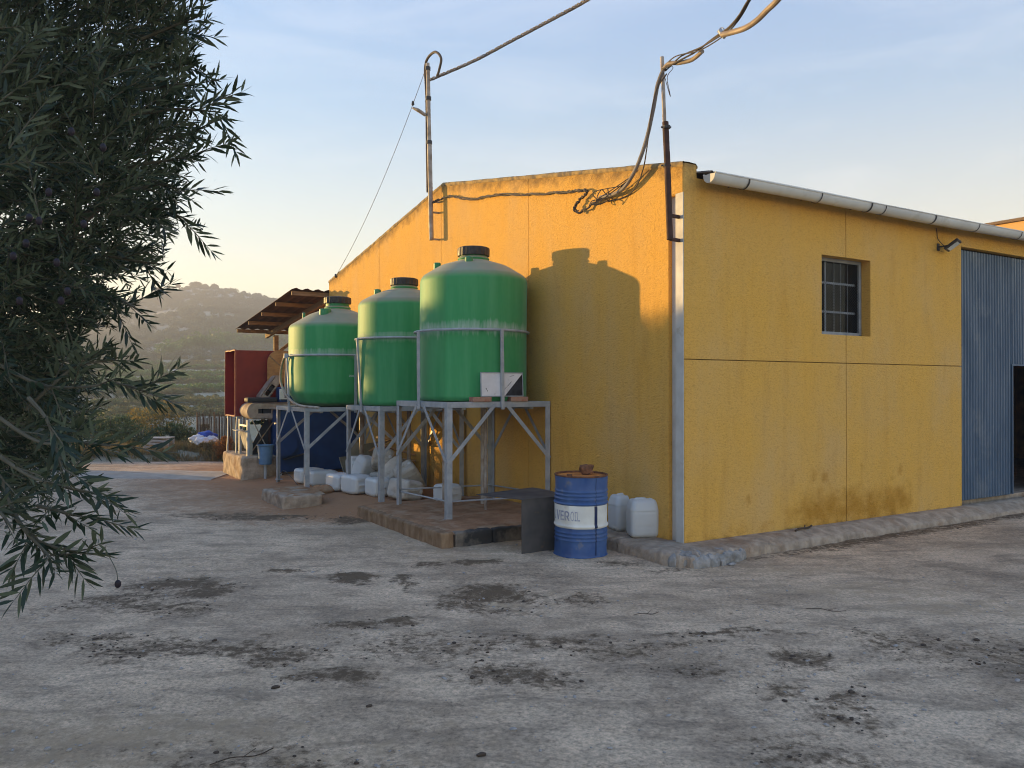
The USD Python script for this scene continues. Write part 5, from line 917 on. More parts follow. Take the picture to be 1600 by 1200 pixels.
# red hopper, open on its left
rh = thing('red_hopper', 'tall dark red sheet metal hopper box open on its left side', 'hopper', P(10.70, 2.25, 1.235), RZ)
W_, D_, H_ = 1.15, 0.86, 1.355
obj('front_panel', box2((0.0, 0.0, 0.0), (W_, 0.012, H_), 0.002), M['red_paint'], rh); obj('back_panel', box2((0.0, D_ - 0.012, 0.0), (W_, D_, H_), 0.002), M['red_paint'], rh)
obj('bottom_panel', box2((0.0, 0.0125, 0.0), (W_, D_ - 0.0125, 0.012), 0.002), M['red_paint'], rh); obj('top_panel', box2((0.0, 0.0125, H_ - 0.012), (W_, D_ - 0.0125, H_), 0.002), M['red_paint'], rh); obj('inner_panel', box2((0.30, 0.0126, 0.0125), (0.312, D_ - 0.0126, H_ - 0.0125), 0.002), M['red_paint'], rh)
obj('rim', cat(box2((-0.012, -0.014, -0.012), (0.022, -0.001, H_ + 0.012), 0.003), box2((-0.012, D_ + 0.001, -0.012), (0.022, D_ + 0.014, H_ + 0.012), 0.003), box2((-0.012, -0.0005, H_ + 0.001), (0.022, D_ + 0.0005, H_ + 0.0125), 0.003), box2((-0.012, -0.0005, -0.0125), (0.022, D_ + 0.0005, -0.001), 0.003)), M['red_edge'], rh)
for x, y in ((0.05, 0.05), (0.05, D_ - .05), (W_ - .05, 0.05)): obj('leg', bar((x, y, -0.013), (x - 0.02, y, -0.80), 0.03, 0.03), M['galv'], rh)
pw = thing('plywood_guard', 'ochre plywood guard with rounded top beside the red hopper', 'guard board', P(10.60, 1.62, 1.90), RZ)
th = np.linspace(0, PI, 20); poly = [(-0.0, 0)] + [(0.27 - 0.27 * math.cos(t), 0.44 + 0.27 * math.sin(t)) for t in th] + [(0.54, 0)]
obj('panel', prism_xz(poly, 0, 0.02), M['ply'], pw, smooth=False); obj('strap', bar((0.04, -0.005, 0.58), (0.40, -0.005, 0.26), 0.02, 0.006, up=(0, 1, 0)), M['wood'], pw)
def stadium(L_, r, n=14):
    a = np.linspace(PI / 2, 3 * PI / 2, n); b = np.linspace(-PI / 2, PI / 2, n)
    return [(r + r * math.cos(t), r * math.sin(t)) for t in a] + [(L_ - r + r * math.cos(t), r * math.sin(t)) for t in b]
def conveyor(t, L_, r, wd, nroll):
    """Belt loop along local x, width along y; side frames and rollers."""
    out = np.array(stadium(L_, r)); inn = np.array(stadium(L_, r - 0.012)) * [1, 1]; inn[:, 0] = (inn[:, 0] - L_ / 2) * (L_ - 0.024) / L_ + L_ / 2
    ring = sg_.Polygon(out, [inn]); m = trimesh.creation.extrude_polygon(ring, wd); v = m.vertices.copy(); m = trimesh.Trimesh(np.stack([v[:, 0], v[:, 2], v[:, 1]], -1), m.faces[:, ::-1]); obj('belt', m, M['belt'], t, smooth=40)
    for y in (-0.014, wd + 0.003):
        s = sg_.Polygon(np.array(stadium(L_, r - 0.02)) + [0.0, 0]); hole = [sg_.box(x, -0.045, x + 0.26, 0.045) for x in np.arange(r + 0.05, L_ - r - 0.2, 0.34)]
        for h_ in hole: s = s.difference(h_)
        m = trimesh.creation.extrude_polygon(s, 0.011); v = m.vertices.copy(); obj('side_frame', trimesh.Trimesh(np.stack([v[:, 0], v[:, 2] + y, v[:, 1]], -1), m.faces[:, ::-1]), M['belt'], t, smooth=False)
    for k in range(nroll):
        x = r + (L_ - 2 * r) * k / max(1, nroll - 1); c = trimesh.creation.cylinder(r - 0.03, wd - 0.02, sections=20); c.apply_transform(trimesh.transformations.rotation_matrix(PI / 2, [1, 0, 0])); c.apply_translation((x, wd / 2, 0)); obj('roller', c, M['dark_rubber'], t)
cv = thing('belt_conveyor', 'horizontal belt conveyor with rounded end in front of the red hopper', 'conveyor', P(10.0, 2.18, 1.345), RZ)
conveyor(cv, 2.1, 0.165, 0.62, 7)
for x, y in ((0.45, 0.03), (1.9, 0.03), (0.45, 0.58), (1.9, 0.58)): obj('leg', box2((x - 0.02, y - 0.02, -0.92), (x + 0.02, y + 0.02, -0.168), 0.003), M['rust_steel'], cv)
obj('brace', bar((0.10, -0.02, -0.17), (0.42, -0.02, -0.80), 0.02, 0.02), M['pipe_grey'], cv); obj('brace', bar((0.55, -0.03, -0.17), (0.05, -0.03, -0.85), 0.02, 0.02), M['wood'], cv)
uc = thing('feed_conveyor', 'short inclined feed conveyor rising to a roller below the plywood guard', 'conveyor', P(10.32, 1.80, 1.55), RZ, ry=-0.95); conveyor(uc, 0.62, 0.085, 0.34, 3)
mb = thing('motor_box', 'blue motor box with a white front plate above the belt conveyor', 'motor', P(10.02, 1.50, 1.52), RZ)
obj('case', rounded_box(0.42, 0.34, 0.31, 0.02, 8, (0.20, 0.2, 0.155)), M['blue_machine'], mb); obj('white_plate', box2((-0.03, -0.012, 0.06), (0.17, 0.028, 0.27), 0.004), M['white_case'], mb); obj('dark_hood', rounded_box(0.6, 0.3, 0.10, 0.03, 8, (-0.35, 0.2, 0.05)), M['dark_rubber'], mb)
gf = thing('guide_frame', 'galvanised frame with stainless guide chute on the concrete block', 'machine frame', P(9.80, 2.20, 0.46), RZ)
for x, y in ((0.02, 0.10), (0.02, 0.75), (0.50, 0.75)): obj('post', box2((x - 0.025, y - 0.025, 0), (x + 0.025, y + 0.025, 0.72), 0.003), M['galv'], gf)
obj('cross_bar', box2((-0.01, 0.13, 0.58), (0.03, 0.722, 0.62), 0.003), M['galv'], gf)
obj('chute', solid_sheet(np.linspace(-0.16, 0.10, 10), np.linspace(0.16, 0.66, 8), lambda u, v: (u, v, 0.52 - 0.42 * sstep(u, -0.05, 0.10) - 0.12 * (u < -0.05) * (-u - 0.05)), 0.004, (0, 0, 1)), M['stainless'], gf); obj('chute_side', prism_xz([(-0.02, 0.52), (0.06, 0.5), (0.12, 0.22), (0.11, 0.02), (0.02, 0.0)], 0.14, 0.146), M['stainless'], gf, smooth=False)
obj('dark_apron', prism_xz([(0.04, 0.0), (1.1, 0.0), (1.1, 0.70), (0.40, 0.70)], 0.30, 0.32), M['dark_rubber'], gf, smooth=False)
gn = thing('netting', 'dark green netting bunched under the red hopper', 'netting', P(10.2, 2.12, 1.10), RZ)
ns = grid_sheet(np.linspace(-0.05, 0.62, 24), np.linspace(0, 0.55, 18), lambda u, v: (u, v, 0.05 * np.sin(u * 14 + v * 6) * 0.6 + (n2(u, v, 7, 97, 4) - 0.5) * 0.14 - 0.12 * sstep(u, .1, -.05))); obj('cloth', ns, M['green_cloth'], gn, smooth=True)
bm_ = thing('blue_machine', 'dark blue sheet steel sorting machine behind the legs of the far stand', 'machine', P(9.55, 1.72, 0.10), RZ)
obj('body', rounded_box(1.62, 0.9, 1.24, 0.03, 8, (0.85, 0.46, 0.66)), M['blue_machine'], bm_); obj('top_ledge', box2((-0.02, -0.03, 1.285), (1.68, 0.94, 1.315), 0.004), M['belt'], bm_)
wl = trimesh.creation.cylinder(0.235, 0.06, sections=40); wl.apply_transform(trimesh.transformations.rotation_matrix(PI / 2, [1, 0, 0])); wl.apply_translation((0.16, -0.03, 0.60)); obj('flywheel_cover', wl, M['blue_machine'], bm_); obj('feed_tray', bar((0.12, -0.05, 0.30), (0.62, -0.06, 0.42), 0.2, 0.02, up=(0, 0, 1)), M['dark_rubber'], bm_)
for x in (0.08, 1.6): obj('leg', box2((x - .03, 0.0, -0.14), (x + .03, 0.06, 0.05), 0.003), M['galv'], bm_)
tb = thing('blue_tub', 'faded light blue plastic tub standing beside the concrete block', 'tub', P(9.50, 1.95, 0.32), RZ)
obj('shell', lathe([(0.10, 0.0), (0.12, 0.01), (0.15, 0.36), (0.165, 0.37), (0.165, 0.385), (0.14, 0.38), (0.11, 0.03), (0.001, 0.02)], 32), M['light_blue'], tb); obj('stand_leg', tube([(0, 0, -0.33), (0, 0, 0.0)], 0.03, 10), M['galv'], tb)

# ================================================================== FOLIAGE HELPERS
def leaves_mesh(base, d, nrm, ln, wd, bend=0.12):
    """Lens-shaped leaves: arrays base (n,3), unit direction d, unit normal nrm, lengths and widths."""
    s = np.cross(d, nrm); s /= np.maximum(np.linalg.norm(s, axis=1, keepdims=True), 1e-9); n = np.cross(s, d); L_, W = ln[:, None], wd[:, None] / 2
    p0 = base; c1 = base + d * L_ * 0.30 + n * L_ * bend * 0.10; c2 = base + d * L_ * 0.68 - n * L_ * bend * 0.05; p5 = base + d * L_ - n * L_ * bend * 0.45
    V = np.stack([p0, c1 - s * W, c1 + s * W, c2 - s * W * 0.82, c2 + s * W * 0.82, p5], 1).reshape(-1, 3); k = np.arange(len(base))[:, None, None] * 6
    F = (np.array([[0, 2, 1], [1, 2, 4], [1, 4, 3], [3, 4, 5]])[None] + k).reshape(-1, 3); return trimesh.Trimesh(V, F, process=False)
def unit(v): return v / np.maximum(np.linalg.norm(v, axis=-1, keepdims=True), 1e-9)
def clump_leaves(centres, radii, per, ln, wd, seed, up=0.35, flat=1.0):
    """Leaves spread near the surface of lobes."""
    g = np.random.default_rng(seed); c = np.repeat(np.array(centres, float), per, 0); r = np.repeat(np.array(radii, float), per)
    u = unit(g.normal(size=(len(c), 3))); q = g.uniform(0.55, 1.02, len(c)) ** 0.7; p = c + u * (r * q)[:, None] * np.array([1, 1, flat]); d = unit(u + g.normal(size=u.shape) * 0.7 + [0, 0, up]); n = unit(g.normal(size=u.shape) + u * 0.5 + [0, 0, 0.6])
    k = g.uniform(0.7, 1.25, len(c)); return leaves_mesh(p, d, n, ln * k, wd * k)

# ================================================================== FOREGROUND OLIVE TREE
TX, TY = -2.65, 3.15
ol = thing('olive_tree', 'large dark olive tree overhanging the left foreground', 'olive tree', (TX, TY, 0), 0)
oc = np.array([TX, TY, 0])
trunk_pts = curve([(0, 0, -0.2), (0.03, 0.02, 0.25), (-0.05, 0.0, 0.6), (0.02, -0.03, 1.0), (0.06, 0.0, 1.25)], 24); tr = tube(trunk_pts, np.interp(np.linspace(0, 1, len(trunk_pts)), [0, 0.15, 0.6, 1], [0.30, 0.21, 0.17, 0.16]), 20)
tr.vertices += (np.stack([meshkit.noise(tr.vertices * [7, 7, 3], s) for s in (1, 2, 3)], -1) - 0.5) * 0.08
obj('trunk', tr, M['bark'], ol, smooth=True)
SIL = np.array([(-420, 150), (-300, 270), (-200, 320), (0, 340), (60, 334), (110, 322), (175, 340), (240, 318), (310, 312), (345, 300), (380, 272), (420, 262), (470, 235), (500, 205), (522, 160), (545, 150), (565, 175), (600, 190), (640, 180), (680, 158), (720, 140), (765, 135), (800, 95), (830, 50), (860, 0), (900, -80)], float)
def xsil(z, yc=2.75):
    py = 607 - (z - EYE) / yc * FPX; return (np.interp(py, SIL[:, 0], SIL[:, 1]) - 800) / FPX * yc
g_ = np.random.default_rng(11)
shoots = []   # (base, dir, length, leaf length)
def inside(p):
    z = p[:, 2]; xs = xsil(z); dep = (p[:, 1] - 2.9) / 1.25; back = TX - (xs - TX) * 0.9
    half = np.sqrt(np.clip(1 - dep ** 2, 0, 1)); return (p[:, 0] < TX + (xs - TX) * (0.25 + 0.75 * half)) & (p[:, 0] > back) & (np.abs(dep) < 1) & (z < 4.35) & (z > 1.35)
cand = np.stack([g_.uniform(-4.6, -0.85, 60000), g_.uniform(1.7, 4.1, 60000), g_.uniform(1.3, 4.4, 60000)], -1); ok = inside(cand)
cen = np.array([TX, 2.95, 2.4]); cand = cand[ok]
# keep most where the picture looks and fewer in the hidden half of the crown
def pxy(p): return 800 + FPX * p[:, 0] / p[:, 1], 607 - FPX * (p[:, 2] - EYE) / p[:, 1]
cx_, cy_ = pxy(cand); cand = cand[cx_ < np.interp(cy_, SIL[:, 0], SIL[:, 1]) - 12 - 26 * (g_.uniform(0, 1, len(cand)) ** 2)]
vis = cand[:, 0] > -0.70 * cand[:, 1]
cand = np.vstack([cand[vis][:2500], cand[~vis][:1000]])
for p in cand:
    o = p - cen; o = o / np.linalg.norm(o); d = unit(o * 0.9 + np.array([0.12, -0.05, 0.18]) + g_.normal(size=3) * 0.42); L0 = g_.uniform(0.18, 0.32); shoots.append((p - d * L0, d, L0, g_.uniform(0.044, 0.058)))
BR = [([(-60, 690), (0, 745), (20, 795), (48, 836), (80, 852), (115, 860), (150, 856)], 2.15, 0.34), ([(20, 800), (45, 835), (68, 858), (80, 872)], 2.12, 0.7), ([(-20, 560), (60, 600), (120, 605), (185, 600), (232, 612)], 2.35, 0.36), ([(40, 640), (110, 578), (160, 564), (200, 556)], 2.5, 0.4),
      ([(110, 440), (160, 462), (195, 472), (222, 490)], 2.75, 0.5), ([(-20, 640), (60, 690), (120, 690), (172, 697)], 2.2, 0.45), ([(-20, 700), (50, 745), (110, 762), (160, 772)], 2.15, 0.45), ([(45, 622), (75, 660), (98, 735)], 2.0, 0.85), ([(-30, 770), (5, 805), (18, 822)], 2.1, 0.6), ([(60, 790), (100, 800), (128, 808)], 2.2, 0.5),
      ([(200, 180), (270, 170), (315, 172), (345, 175)], 2.75, 0.45), ([(220, 60), (280, 35), (315, 22)], 2.7, 0.45), ([(180, 330), (230, 325), (275, 328)], 2.8, 0.45), ([(200, 110), (260, 100), (300, 100)], 2.8, 0.45), ([(200, 260), (260, 250), (300, 244)], 2.75, 0.45), ([(170, 400), (215, 408), (250, 412)], 2.8, 0.5), ([(190, 300), (250, 288), (290, 300)], 2.7, 0.5), ([(200, 220), (260, 215), (305, 208)], 2.75, 0.5), ([(220, 140), (270, 132), (310, 130)], 2.7, 0.5)]
branches = []
for pts, Yb, dens in BR:
    c_ = curve([atY(x, y, Yb + 0.12 * (len(pts) - 1 - i) / len(pts)) for i, (x, y) in enumerate(pts)], 40); branches.append(c_); seg = np.linalg.norm(np.diff(c_, axis=0), axis=1); acc = np.concatenate([[0], np.cumsum(seg)]); tot = acc[-1]
    # leaves directly on the branch's outer part, plus side shoots
    t_end = unit(c_[-1] - c_[-4]); shoots.append((c_[-1] - t_end * 0.16, t_end, 0.20, 0.064))
    for s in np.arange(tot * (0.25 if dens < 0.6 else 0.45), tot, 0.05 + 0.08 * dens):
        i = min(np.searchsorted(acc, s), len(c_) - 1); i = max(i, 1); t = unit(c_[i] - c_[i - 1]); d = unit(t * 0.9 + g_.normal(size=3) * 0.45 + np.array([0, 0, 0.12])); shoots.append((c_[i], d, g_.uniform(0.10, 0.20) * (1.0 if dens < 0.6 else 0.8), 0.064))
LB, LD, LN, LL, tw = [], [], [], [], []
for b, d, L_, ll in shoots:
    side = unit(np.cross(d, unit(g_.normal(size=3)))); upv = np.cross(side, d); n = int(L_ / 0.0180); ts = (np.arange(n) + g_.uniform(0, 0.5)) / n; droop = np.array([0, 0, -0.06]) * L_ * 2
    pc = b + d * (ts * L_)[:, None] + droop * (ts ** 2)[:, None]
    tw.append(np.stack([pc[0], pc[n // 2], pc[-1]]))
    for sgn in (1, -1):
        rot = np.where(np.arange(n) % 2 == 0, 0.25, 1.3) + g_.normal(size=n) * 0.25; sd = np.cos(rot)[:, None] * side + np.sin(rot)[:, None] * upv
        ld = unit(d + sgn * sd * (0.75 + g_.normal(size=n) * 0.15)[:, None] + g_.normal(size=(n, 3)) * 0.12); ln_ = unit(np.cross(ld, sd) * sgn + g_.normal(size=(n, 3)) * 0.35); ln_ = np.where((ln_[:, 2] < 0)[:, None], -ln_, ln_)
        LB.append(pc); LD.append(ld); LN.append(ln_); LL.append(ll * (0.72 + 0.45 * np.sin(PI * np.clip(ts * 0.85 + 0.12, 0, 1))) * g_.uniform(0.8, 1.15, n))
    LB.append(pc[-1:]); LD.append(unit(d + g_.normal(size=3) * 0.1)[None]); LN.append(unit(g_.normal(size=3) + [0, 0, 1])[None]); LL.append(np.array([ll * 0.85]))
LB, LD, LN, LL = map(np.concatenate, (LB, LD, LN, LL)); LW = LL * g_.uniform(0.12, 0.18, len(LL))
# the leaves that show largest become parts of their own, the rest one mass
pxl = 800 + FPX * LB[:, 0] / LB[:, 1]; pyl = 607 - FPX * (LB[:, 2] - EYE) / LB[:, 1]; score = np.where((pxl > 8) & (pxl < 1590) & (pyl > 10) & (pyl < 1190), LL / LB[:, 1], -1); order = np.argsort(-score); top = order[:300]; mask = np.ones(len(LB), bool); mask[top] = False
obj('foliage', leaves_mesh(LB[mask] - oc, LD[mask], LN[mask], LL[mask], LW[mask]), M['olive_leaf'], ol, kind='stuff', smooth=False)
for i in top: obj('leaf', leaves_mesh(LB[i:i + 1] - oc, LD[i:i + 1], LN[i:i + 1], LL[i:i + 1], LW[i:i + 1]), M['olive_leaf'], ol, smooth=False)
tv = [tube(t - oc, [0.0022, 0.0018, 0.0008], 4) for t in tw]; obj('twigs', cat(*tv), M['twig'], ol, kind='stuff', smooth=False)
fork = np.array([0.06, 0.0, 1.25])
for k, c_ in enumerate(branches):
    q = c_ - oc; r_ = np.linspace(0.006, 0.002, len(q)); obj('branch', tube(q, r_, 6), M['twig'], ol)
for e in ((0.9, -0.5, 2.1), (1.0, 0.2, 2.6), (0.5, 0.6, 2.9), (-0.8, 0.3, 2.6), (-0.6, -0.5, 2.4), (0.4, -0.6, 3.2), (0.0, 0.1, 3.5), (0.75, -0.75, 1.75), (0.55, -0.95, 1.55)):
    e = np.array(e); mid = (fork + e) / 2 + np.array([0, 0, 0.12]) + g_.normal(size=3) * 0.06; c_ = curve([fork - [0, 0, 0.1], mid, e], 24); obj('limb', tube(c_, np.linspace(0.075, 0.014, len(c_)), 10), M['bark'], ol)
fr = [(105, 455), (40, 380), (20, 400), (88, 410), (60, 345), (150, 300), (30, 470), (95, 470), (130, 350), (75, 300), (110, 205), (160, 230), (45, 340), (185, 912)]
for x, y in fr:
    p = atY(x, y, 2.05 if y < 900 else 2.12)
    if y > 900: obj('stalk', tube(curve([p - oc, atY(182, 890, 2.13) - oc, atY(165, 858, 2.14) - oc], 10), 0.0012, 5), M['twig'], ol)
    f_ = trimesh.creation.icosphere(2, 0.0095); f_.vertices *= [0.85, 0.85, 1.15]; f_.apply_translation(p - oc); obj('olive', f_, M['olive_fruit'], ol, smooth=True)

# ================================================================== ROW OF OLIVE TREES PAST THE LEFT EDGE (they shade the yard)
PV, SV = np.array([0.442, 0.897]), np.array([-0.897, 0.442])
def far_olive(label, pos, h, first=None):
    s = h / 4.4
    if first is not None: return dup(first, label, pos, rnd.uniform(0, 6.28), s=s)
    t = thing('row_olive_tree', label, 'olive tree', pos, 0.3, group='olive trees in a row west of the yard', s=s)
    g = np.random.default_rng(21); cs = [np.array([0, 0, 2.6])] + [np.array([1.15 * math.cos(a) * g.uniform(0.6, 1), 1.15 * math.sin(a) * g.uniform(0.6, 1), g.uniform(1.5, 3.3)]) for a in np.linspace(0, 2 * PI, 11)[:-1]] + [np.array([1.0 * math.cos(a), 1.0 * math.sin(a), 0.75]) for a in np.linspace(0.2, 2 * PI + .2, 7)[:-1]] + [np.array([0, 0, 1.2])] + [np.array([0.2, 0.1, 3.5]), np.array([-0.3, -0.2, 3.4])]
    rs = [1.15] + [g.uniform(0.62, 0.88) for _ in range(10)] + [0.72] * 6 + [1.0] + [0.8, 0.75]
    obj('crown', clump_leaves(cs, rs, 700, 0.17, 0.07, 5), M['olive_leaf'], t, smooth=False); tk = tube(curve([(0, 0, -0.3), (0.05, 0, 0.5), (-0.04, 0.03, 1.1), (0, 0, 1.9)], 16), np.linspace(0.24, 0.09, 16), 12); obj('trunk', tk, M['bark'], t, smooth=True)
    for a in (0.3, 2.2, 4.1): obj('limb', tube(curve([(0, 0, 1.0), (0.4 * math.cos(a), 0.4 * math.sin(a), 1.6), (0.9 * math.cos(a), 0.9 * math.sin(a), 2.4)], 10), np.linspace(0.09, 0.03, 11)[:len(curve([(0, 0, 1.0), (0.4, 0, 1.6), (0.9, 0, 2.4)], 10))], 8), M['bark'], t)
    return t
fo = None
for s, t, h in ((-4.5, 19, 5.6), (-1.6, 19.3, 5.5), (1.2, 18.8, 5.4), (3.9, 19.2, 5.0), (6.4, 19.0, 4.55), (8.7, 19.3, 4.45), (10.9, 19.1, 2.9), (-7.6, 19, 5.6), (-3.0, 22.2, 5.6), (-0.2, 22.0, 5.5), (2.6, 22.3, 5.3), (5.2, 22.1, 5.0), (7.6, 22.2, 4.7), (9.0, 22.0, 4.6)):
    p = s * PV + t * SV; o_ = far_olive('olive tree in the row beyond the left edge of the yard', (p[0], p[1], float(terrain_z(p[0], p[1])[0]) if p[1] > 20.4 else 0.0), h, fo); fo = fo or o_

# ================================================================== NEAR SHRUBS, FENCE, CRATES BEYOND THE YARD
def tz(x, y): return float(terrain_z(np.array([x]), np.array([y]))[0][0])
def shrub(name, label, cat_, px, Y, wpx, ytop, mat, seed, ln=0.075, wd=0.028, per=240, nl=9, flower=None, fl=0):
    c = atY(px, 700, Y); base = np.array([c[0], c[1], tz(c[0], c[1]) - 0.05]); top = EYE + (607 - ytop) / FPX * Y; h = top - base[2]; w = wpx / FPX * Y / 2
    t = thing(name, label, cat_, base, 0); g = np.random.default_rng(seed); cs, rs = [], []
    for k in range(nl): a = g.uniform(0, 6.28); q = g.uniform(0.2, 1) ** 0.5; zz = g.uniform(0.18, 0.86); cs.append((w * 0.75 * q * math.cos(a), w * 0.75 * q * math.sin(a), h * zz)); rs.append(min(w, h) * g.uniform(0.26, 0.46) * (1.1 - 0.35 * zz))
    cs.append((0, 0, h * 0.55)); rs.append(min(w, h / 2) * 0.7)
    obj('foliage', clump_leaves(cs, rs, per, ln, wd, seed), mat, t, smooth=False)
    for k in range(5): a = g.uniform(0, 6.28); obj('stem', tube(curve([(0, 0, -0.05), (w * 0.3 * math.cos(a), w * 0.3 * math.sin(a), h * 0.35), (w * 0.55 * math.cos(a), w * 0.55 * math.sin(a), h * 0.75)], 8), 0.012, 6), M['bark'], t)
    if flower:
        fc = [cs[i] for i in flower]; obj('blossom', clump_leaves([np.array(c_) + [0.1, -0.15, 0.12] for c_ in fc], [rs[i] * 0.95 for i in flower], fl, 0.075, 0.055, seed + 1), M['flower'], t, smooth=False)
    return t
shrub('shrub', 'dark green shrub at the left, partly behind the olive tree branches', 'shrub', 178, 24.5, 95, 640, M['shrub_dark'], 31, per=330, nl=11)
shrub('shrub', 'bushy dark shrub just left of the slatted crate', 'shrub', 222, 23.6, 62, 662, M['shrub_dark'], 32, per=300)
shrub('flowering_shrub', 'tall yellow flowering shrub behind the slatted crate', 'shrub', 268, 27.0, 110, 626, M['shrub_olive'], 33, per=300, nl=13, flower=[1, 3, 5, 6, 8, 10], fl=170)
shrub('shrub', 'olive green shrub right of the crate below the yellow blossom', 'shrub', 285, 24.2, 50, 662, M['shrub_dark'], 34, per=260)
shrub('flowering_shrub', 'smaller yellowish shrub beyond the dark shrubs on the left', 'shrub', 215, 28.0, 80, 640, M['shrub_olive'], 35, per=240, flower=[0, 2, 4], fl=200)
shrub('shrub', 'greyish bush in front of the reed screen', 'shrub', 312, 26.5, 44, 655, M['shrub_olive'], 36, per=220)
shrub('russet_bush', 'low russet orange dry bush left of the concrete block', 'bush', 352, 20.6, 34, 682, M['rust_bush'], 37, ln=0.06, wd=0.018, per=260, nl=8)
shrub('russet_bush', 'pale brown dry bush beside the blue sack', 'bush', 326, 21.0, 30, 690, M['dry_grass'], 38, ln=0.07, wd=0.016, per=200, nl=7)
rs_c = atY(338, 683, 25.0); rs_ = thing('reed_screen', 'brown reed screen fence standing beyond the dry bush', 'fence', (rs_c[0], rs_c[1], tz(rs_c[0], rs_c[1])), 0.15)
hgt = EYE - (645 - 607) / FPX * 25 - tz(rs_c[0], rs_c[1])
for k in range(3):
    rd = [tube([(-0.55 + k * 0.5 + i * 0.020 + rnd.uniform(-.004, .004), rnd.uniform(-.01, .01), -0.1), (-0.55 + k * 0.5 + i * 0.020 + rnd.uniform(-.02, .02), rnd.uniform(-.01, .01), hgt * rnd.uniform(0.86, 1.04))], 0.009, 5) for i in range(26)]; obj('reed_panel', cat(*rd), M['reed'], rs_, kind='stuff', smooth=False)
for x in (-0.56, -0.05, 0.45, 0.93): obj('post', tube([(x, -0.03, -0.2), (x, -0.03, hgt * 1.02)], 0.02, 8), M['wood'], rs_)
cr_c = atY(244, 712, 21.2); crt = thing('slatted_crate', 'grey weathered slatted wooden crate at the edge of the yard', 'crate', (cr_c[0], cr_c[1], tz(cr_c[0], cr_c[1]) - 0.12), 0.12)
cw_, chh = 0.58, 0.50 + (tz(cr_c[0], cr_c[1]) * 0 + 0.12); chh = EYE - (684 - 607) / FPX * 21.2 - (tz(cr_c[0], cr_c[1]) - 0.12)
for x in (-cw_ / 2, cw_ / 2):
    for y in (0, 0.5): obj('post', box2((x - 0.025, y - 0.025, 0), (x + 0.025, y + 0.025, chh - 0.021), 0.003), M['wood_grey'], crt)
for k in range(5):
    z = 0.08 + k * (chh - 0.16) / 4; tl_ = rnd.uniform(-.03, .03); obj('slat', bar((-cw_ / 2 - 0.02, -0.036, z - tl_), (cw_ / 2 + 0.02, -0.036, z + tl_), 0.018, 0.06, up=(0, 0, 1)), M['wood_grey'], crt); obj('slat', bar((-cw_ / 2 - 0.02, 0.536, z), (cw_ / 2 + 0.02, 0.536, z + tl_), 0.018, 0.06, up=(0, 0, 1)), M['wood_grey'], crt)
for k in range(5): y = 0.0 + k * 0.125; obj('top_board', box2((-cw_ / 2 - 0.03, y - 0.045, chh - 0.02), (cw_ / 2 + 0.03, y + 0.045, chh), 0.003), M['wood_grey'], crt)
for px, py, Yb, mt, w, lab in ((308, 686, 21.6, 'bag_white', 0.17, 'white plastic sack lying in the dry grass left of the blue one'), (322, 683, 21.8, 'bag_blue', 0.22, 'bright blue plastic sack lying in the dry grass'), (331, 687, 21.5, 'bag_white', 0.13, 'small white sack at the right of the blue one'), (316, 690, 21.4, 'bag_white', 0.16, 'white sack in front of the blue one')):
    c = atY(px, py, Yb); b_ = blob(w, 3, int(px), 0.3, 2.2, (1.2, 0.8, 0.75)); t = thing('plastic_sack', lab, 'sack', c, 0.2); obj('body', b_, M[mt], t)

def tuft(n, h, w, spread, seed):
    g = np.random.default_rng(seed); b = np.stack([g.normal(size=n) * spread, g.normal(size=n) * spread, np.zeros(n)], -1); d = unit(np.stack([g.normal(size=n) * 0.5, g.normal(size=n) * 0.5, np.ones(n)], -1)); nn = unit(g.normal(size=(n, 3))); k = g.uniform(0.5, 1.2, n)
    return leaves_mesh(b, d, nn, h * k, np.full(n, w), bend=0.6)
N = 5200; gx = rng.uniform(-15, -4.5, N); gy = 19.95 + rng.uniform(0, 1, N) ** 1.3 * 9; keep = n2(gx, gy, 0.7, 99, 3) > 0.40; gx, gy = gx[keep], gy[keep]; gzv = terrain_z(gx, gy)[0]; ss = rng.uniform(0.5, 1.25, len(gx))
scatter('dry_grass', [(tuft(26, 0.22, 0.010, 0.07, 1), M['dry_grass']), (tuft(22, 0.17, 0.012, 0.08, 2), M['shrub_olive']), (tuft(26, 0.26, 0.009, 0.05, 3), M['dry_grass'])], dict(p=np.stack([gx, gy, gzv - 0.02], -1), s=np.stack([ss] * 3, -1), r=rng.uniform(0, 6.28, len(gx)), i=rng.integers(0, 3, len(gx))), 'dry brownish grass covering the bank beyond the yard', 'grass')

# ================================================================== HILLSIDE VEGETATION
def lump_tree(seed, n=7, per=26, ln=0.5, wd=0.34, flat=0.75):
    g = np.random.default_rng(seed); cs = [(g.uniform(-.45, .45), g.uniform(-.45, .45), g.uniform(0.35, 0.8)) for _ in range(n)]; rs = [g.uniform(0.28, 0.42) for _ in range(n)]; return clump_leaves(cs, rs, per, ln * 0.42, wd * 0.42, seed, flat=flat)
lt = [lump_tree(s) for s in (1, 2, 3)]
def hill_points(N, az0, az1, y0, y1, fn, seed, power=1.0):
    g = np.random.default_rng(seed); y = y0 + (y1 - y0) * g.uniform(0, 1, N) ** power; a = np.radians(g.uniform(az0, az1, N)); x = y * np.tan(a); k = fn(x, y, g); return x[k], y[k], g
x, y, g = hill_points(13000, -37, -11, 215, 600, lambda x, y, g: g.uniform(0, 1, len(x)) < 0.25 + 1.5 * (n2(x, y, 1 / 35.0, 55, 4) - 0.35), 61); z = terrain_z(x, y)[0]; s = g.uniform(1.3, 3.2, len(x))
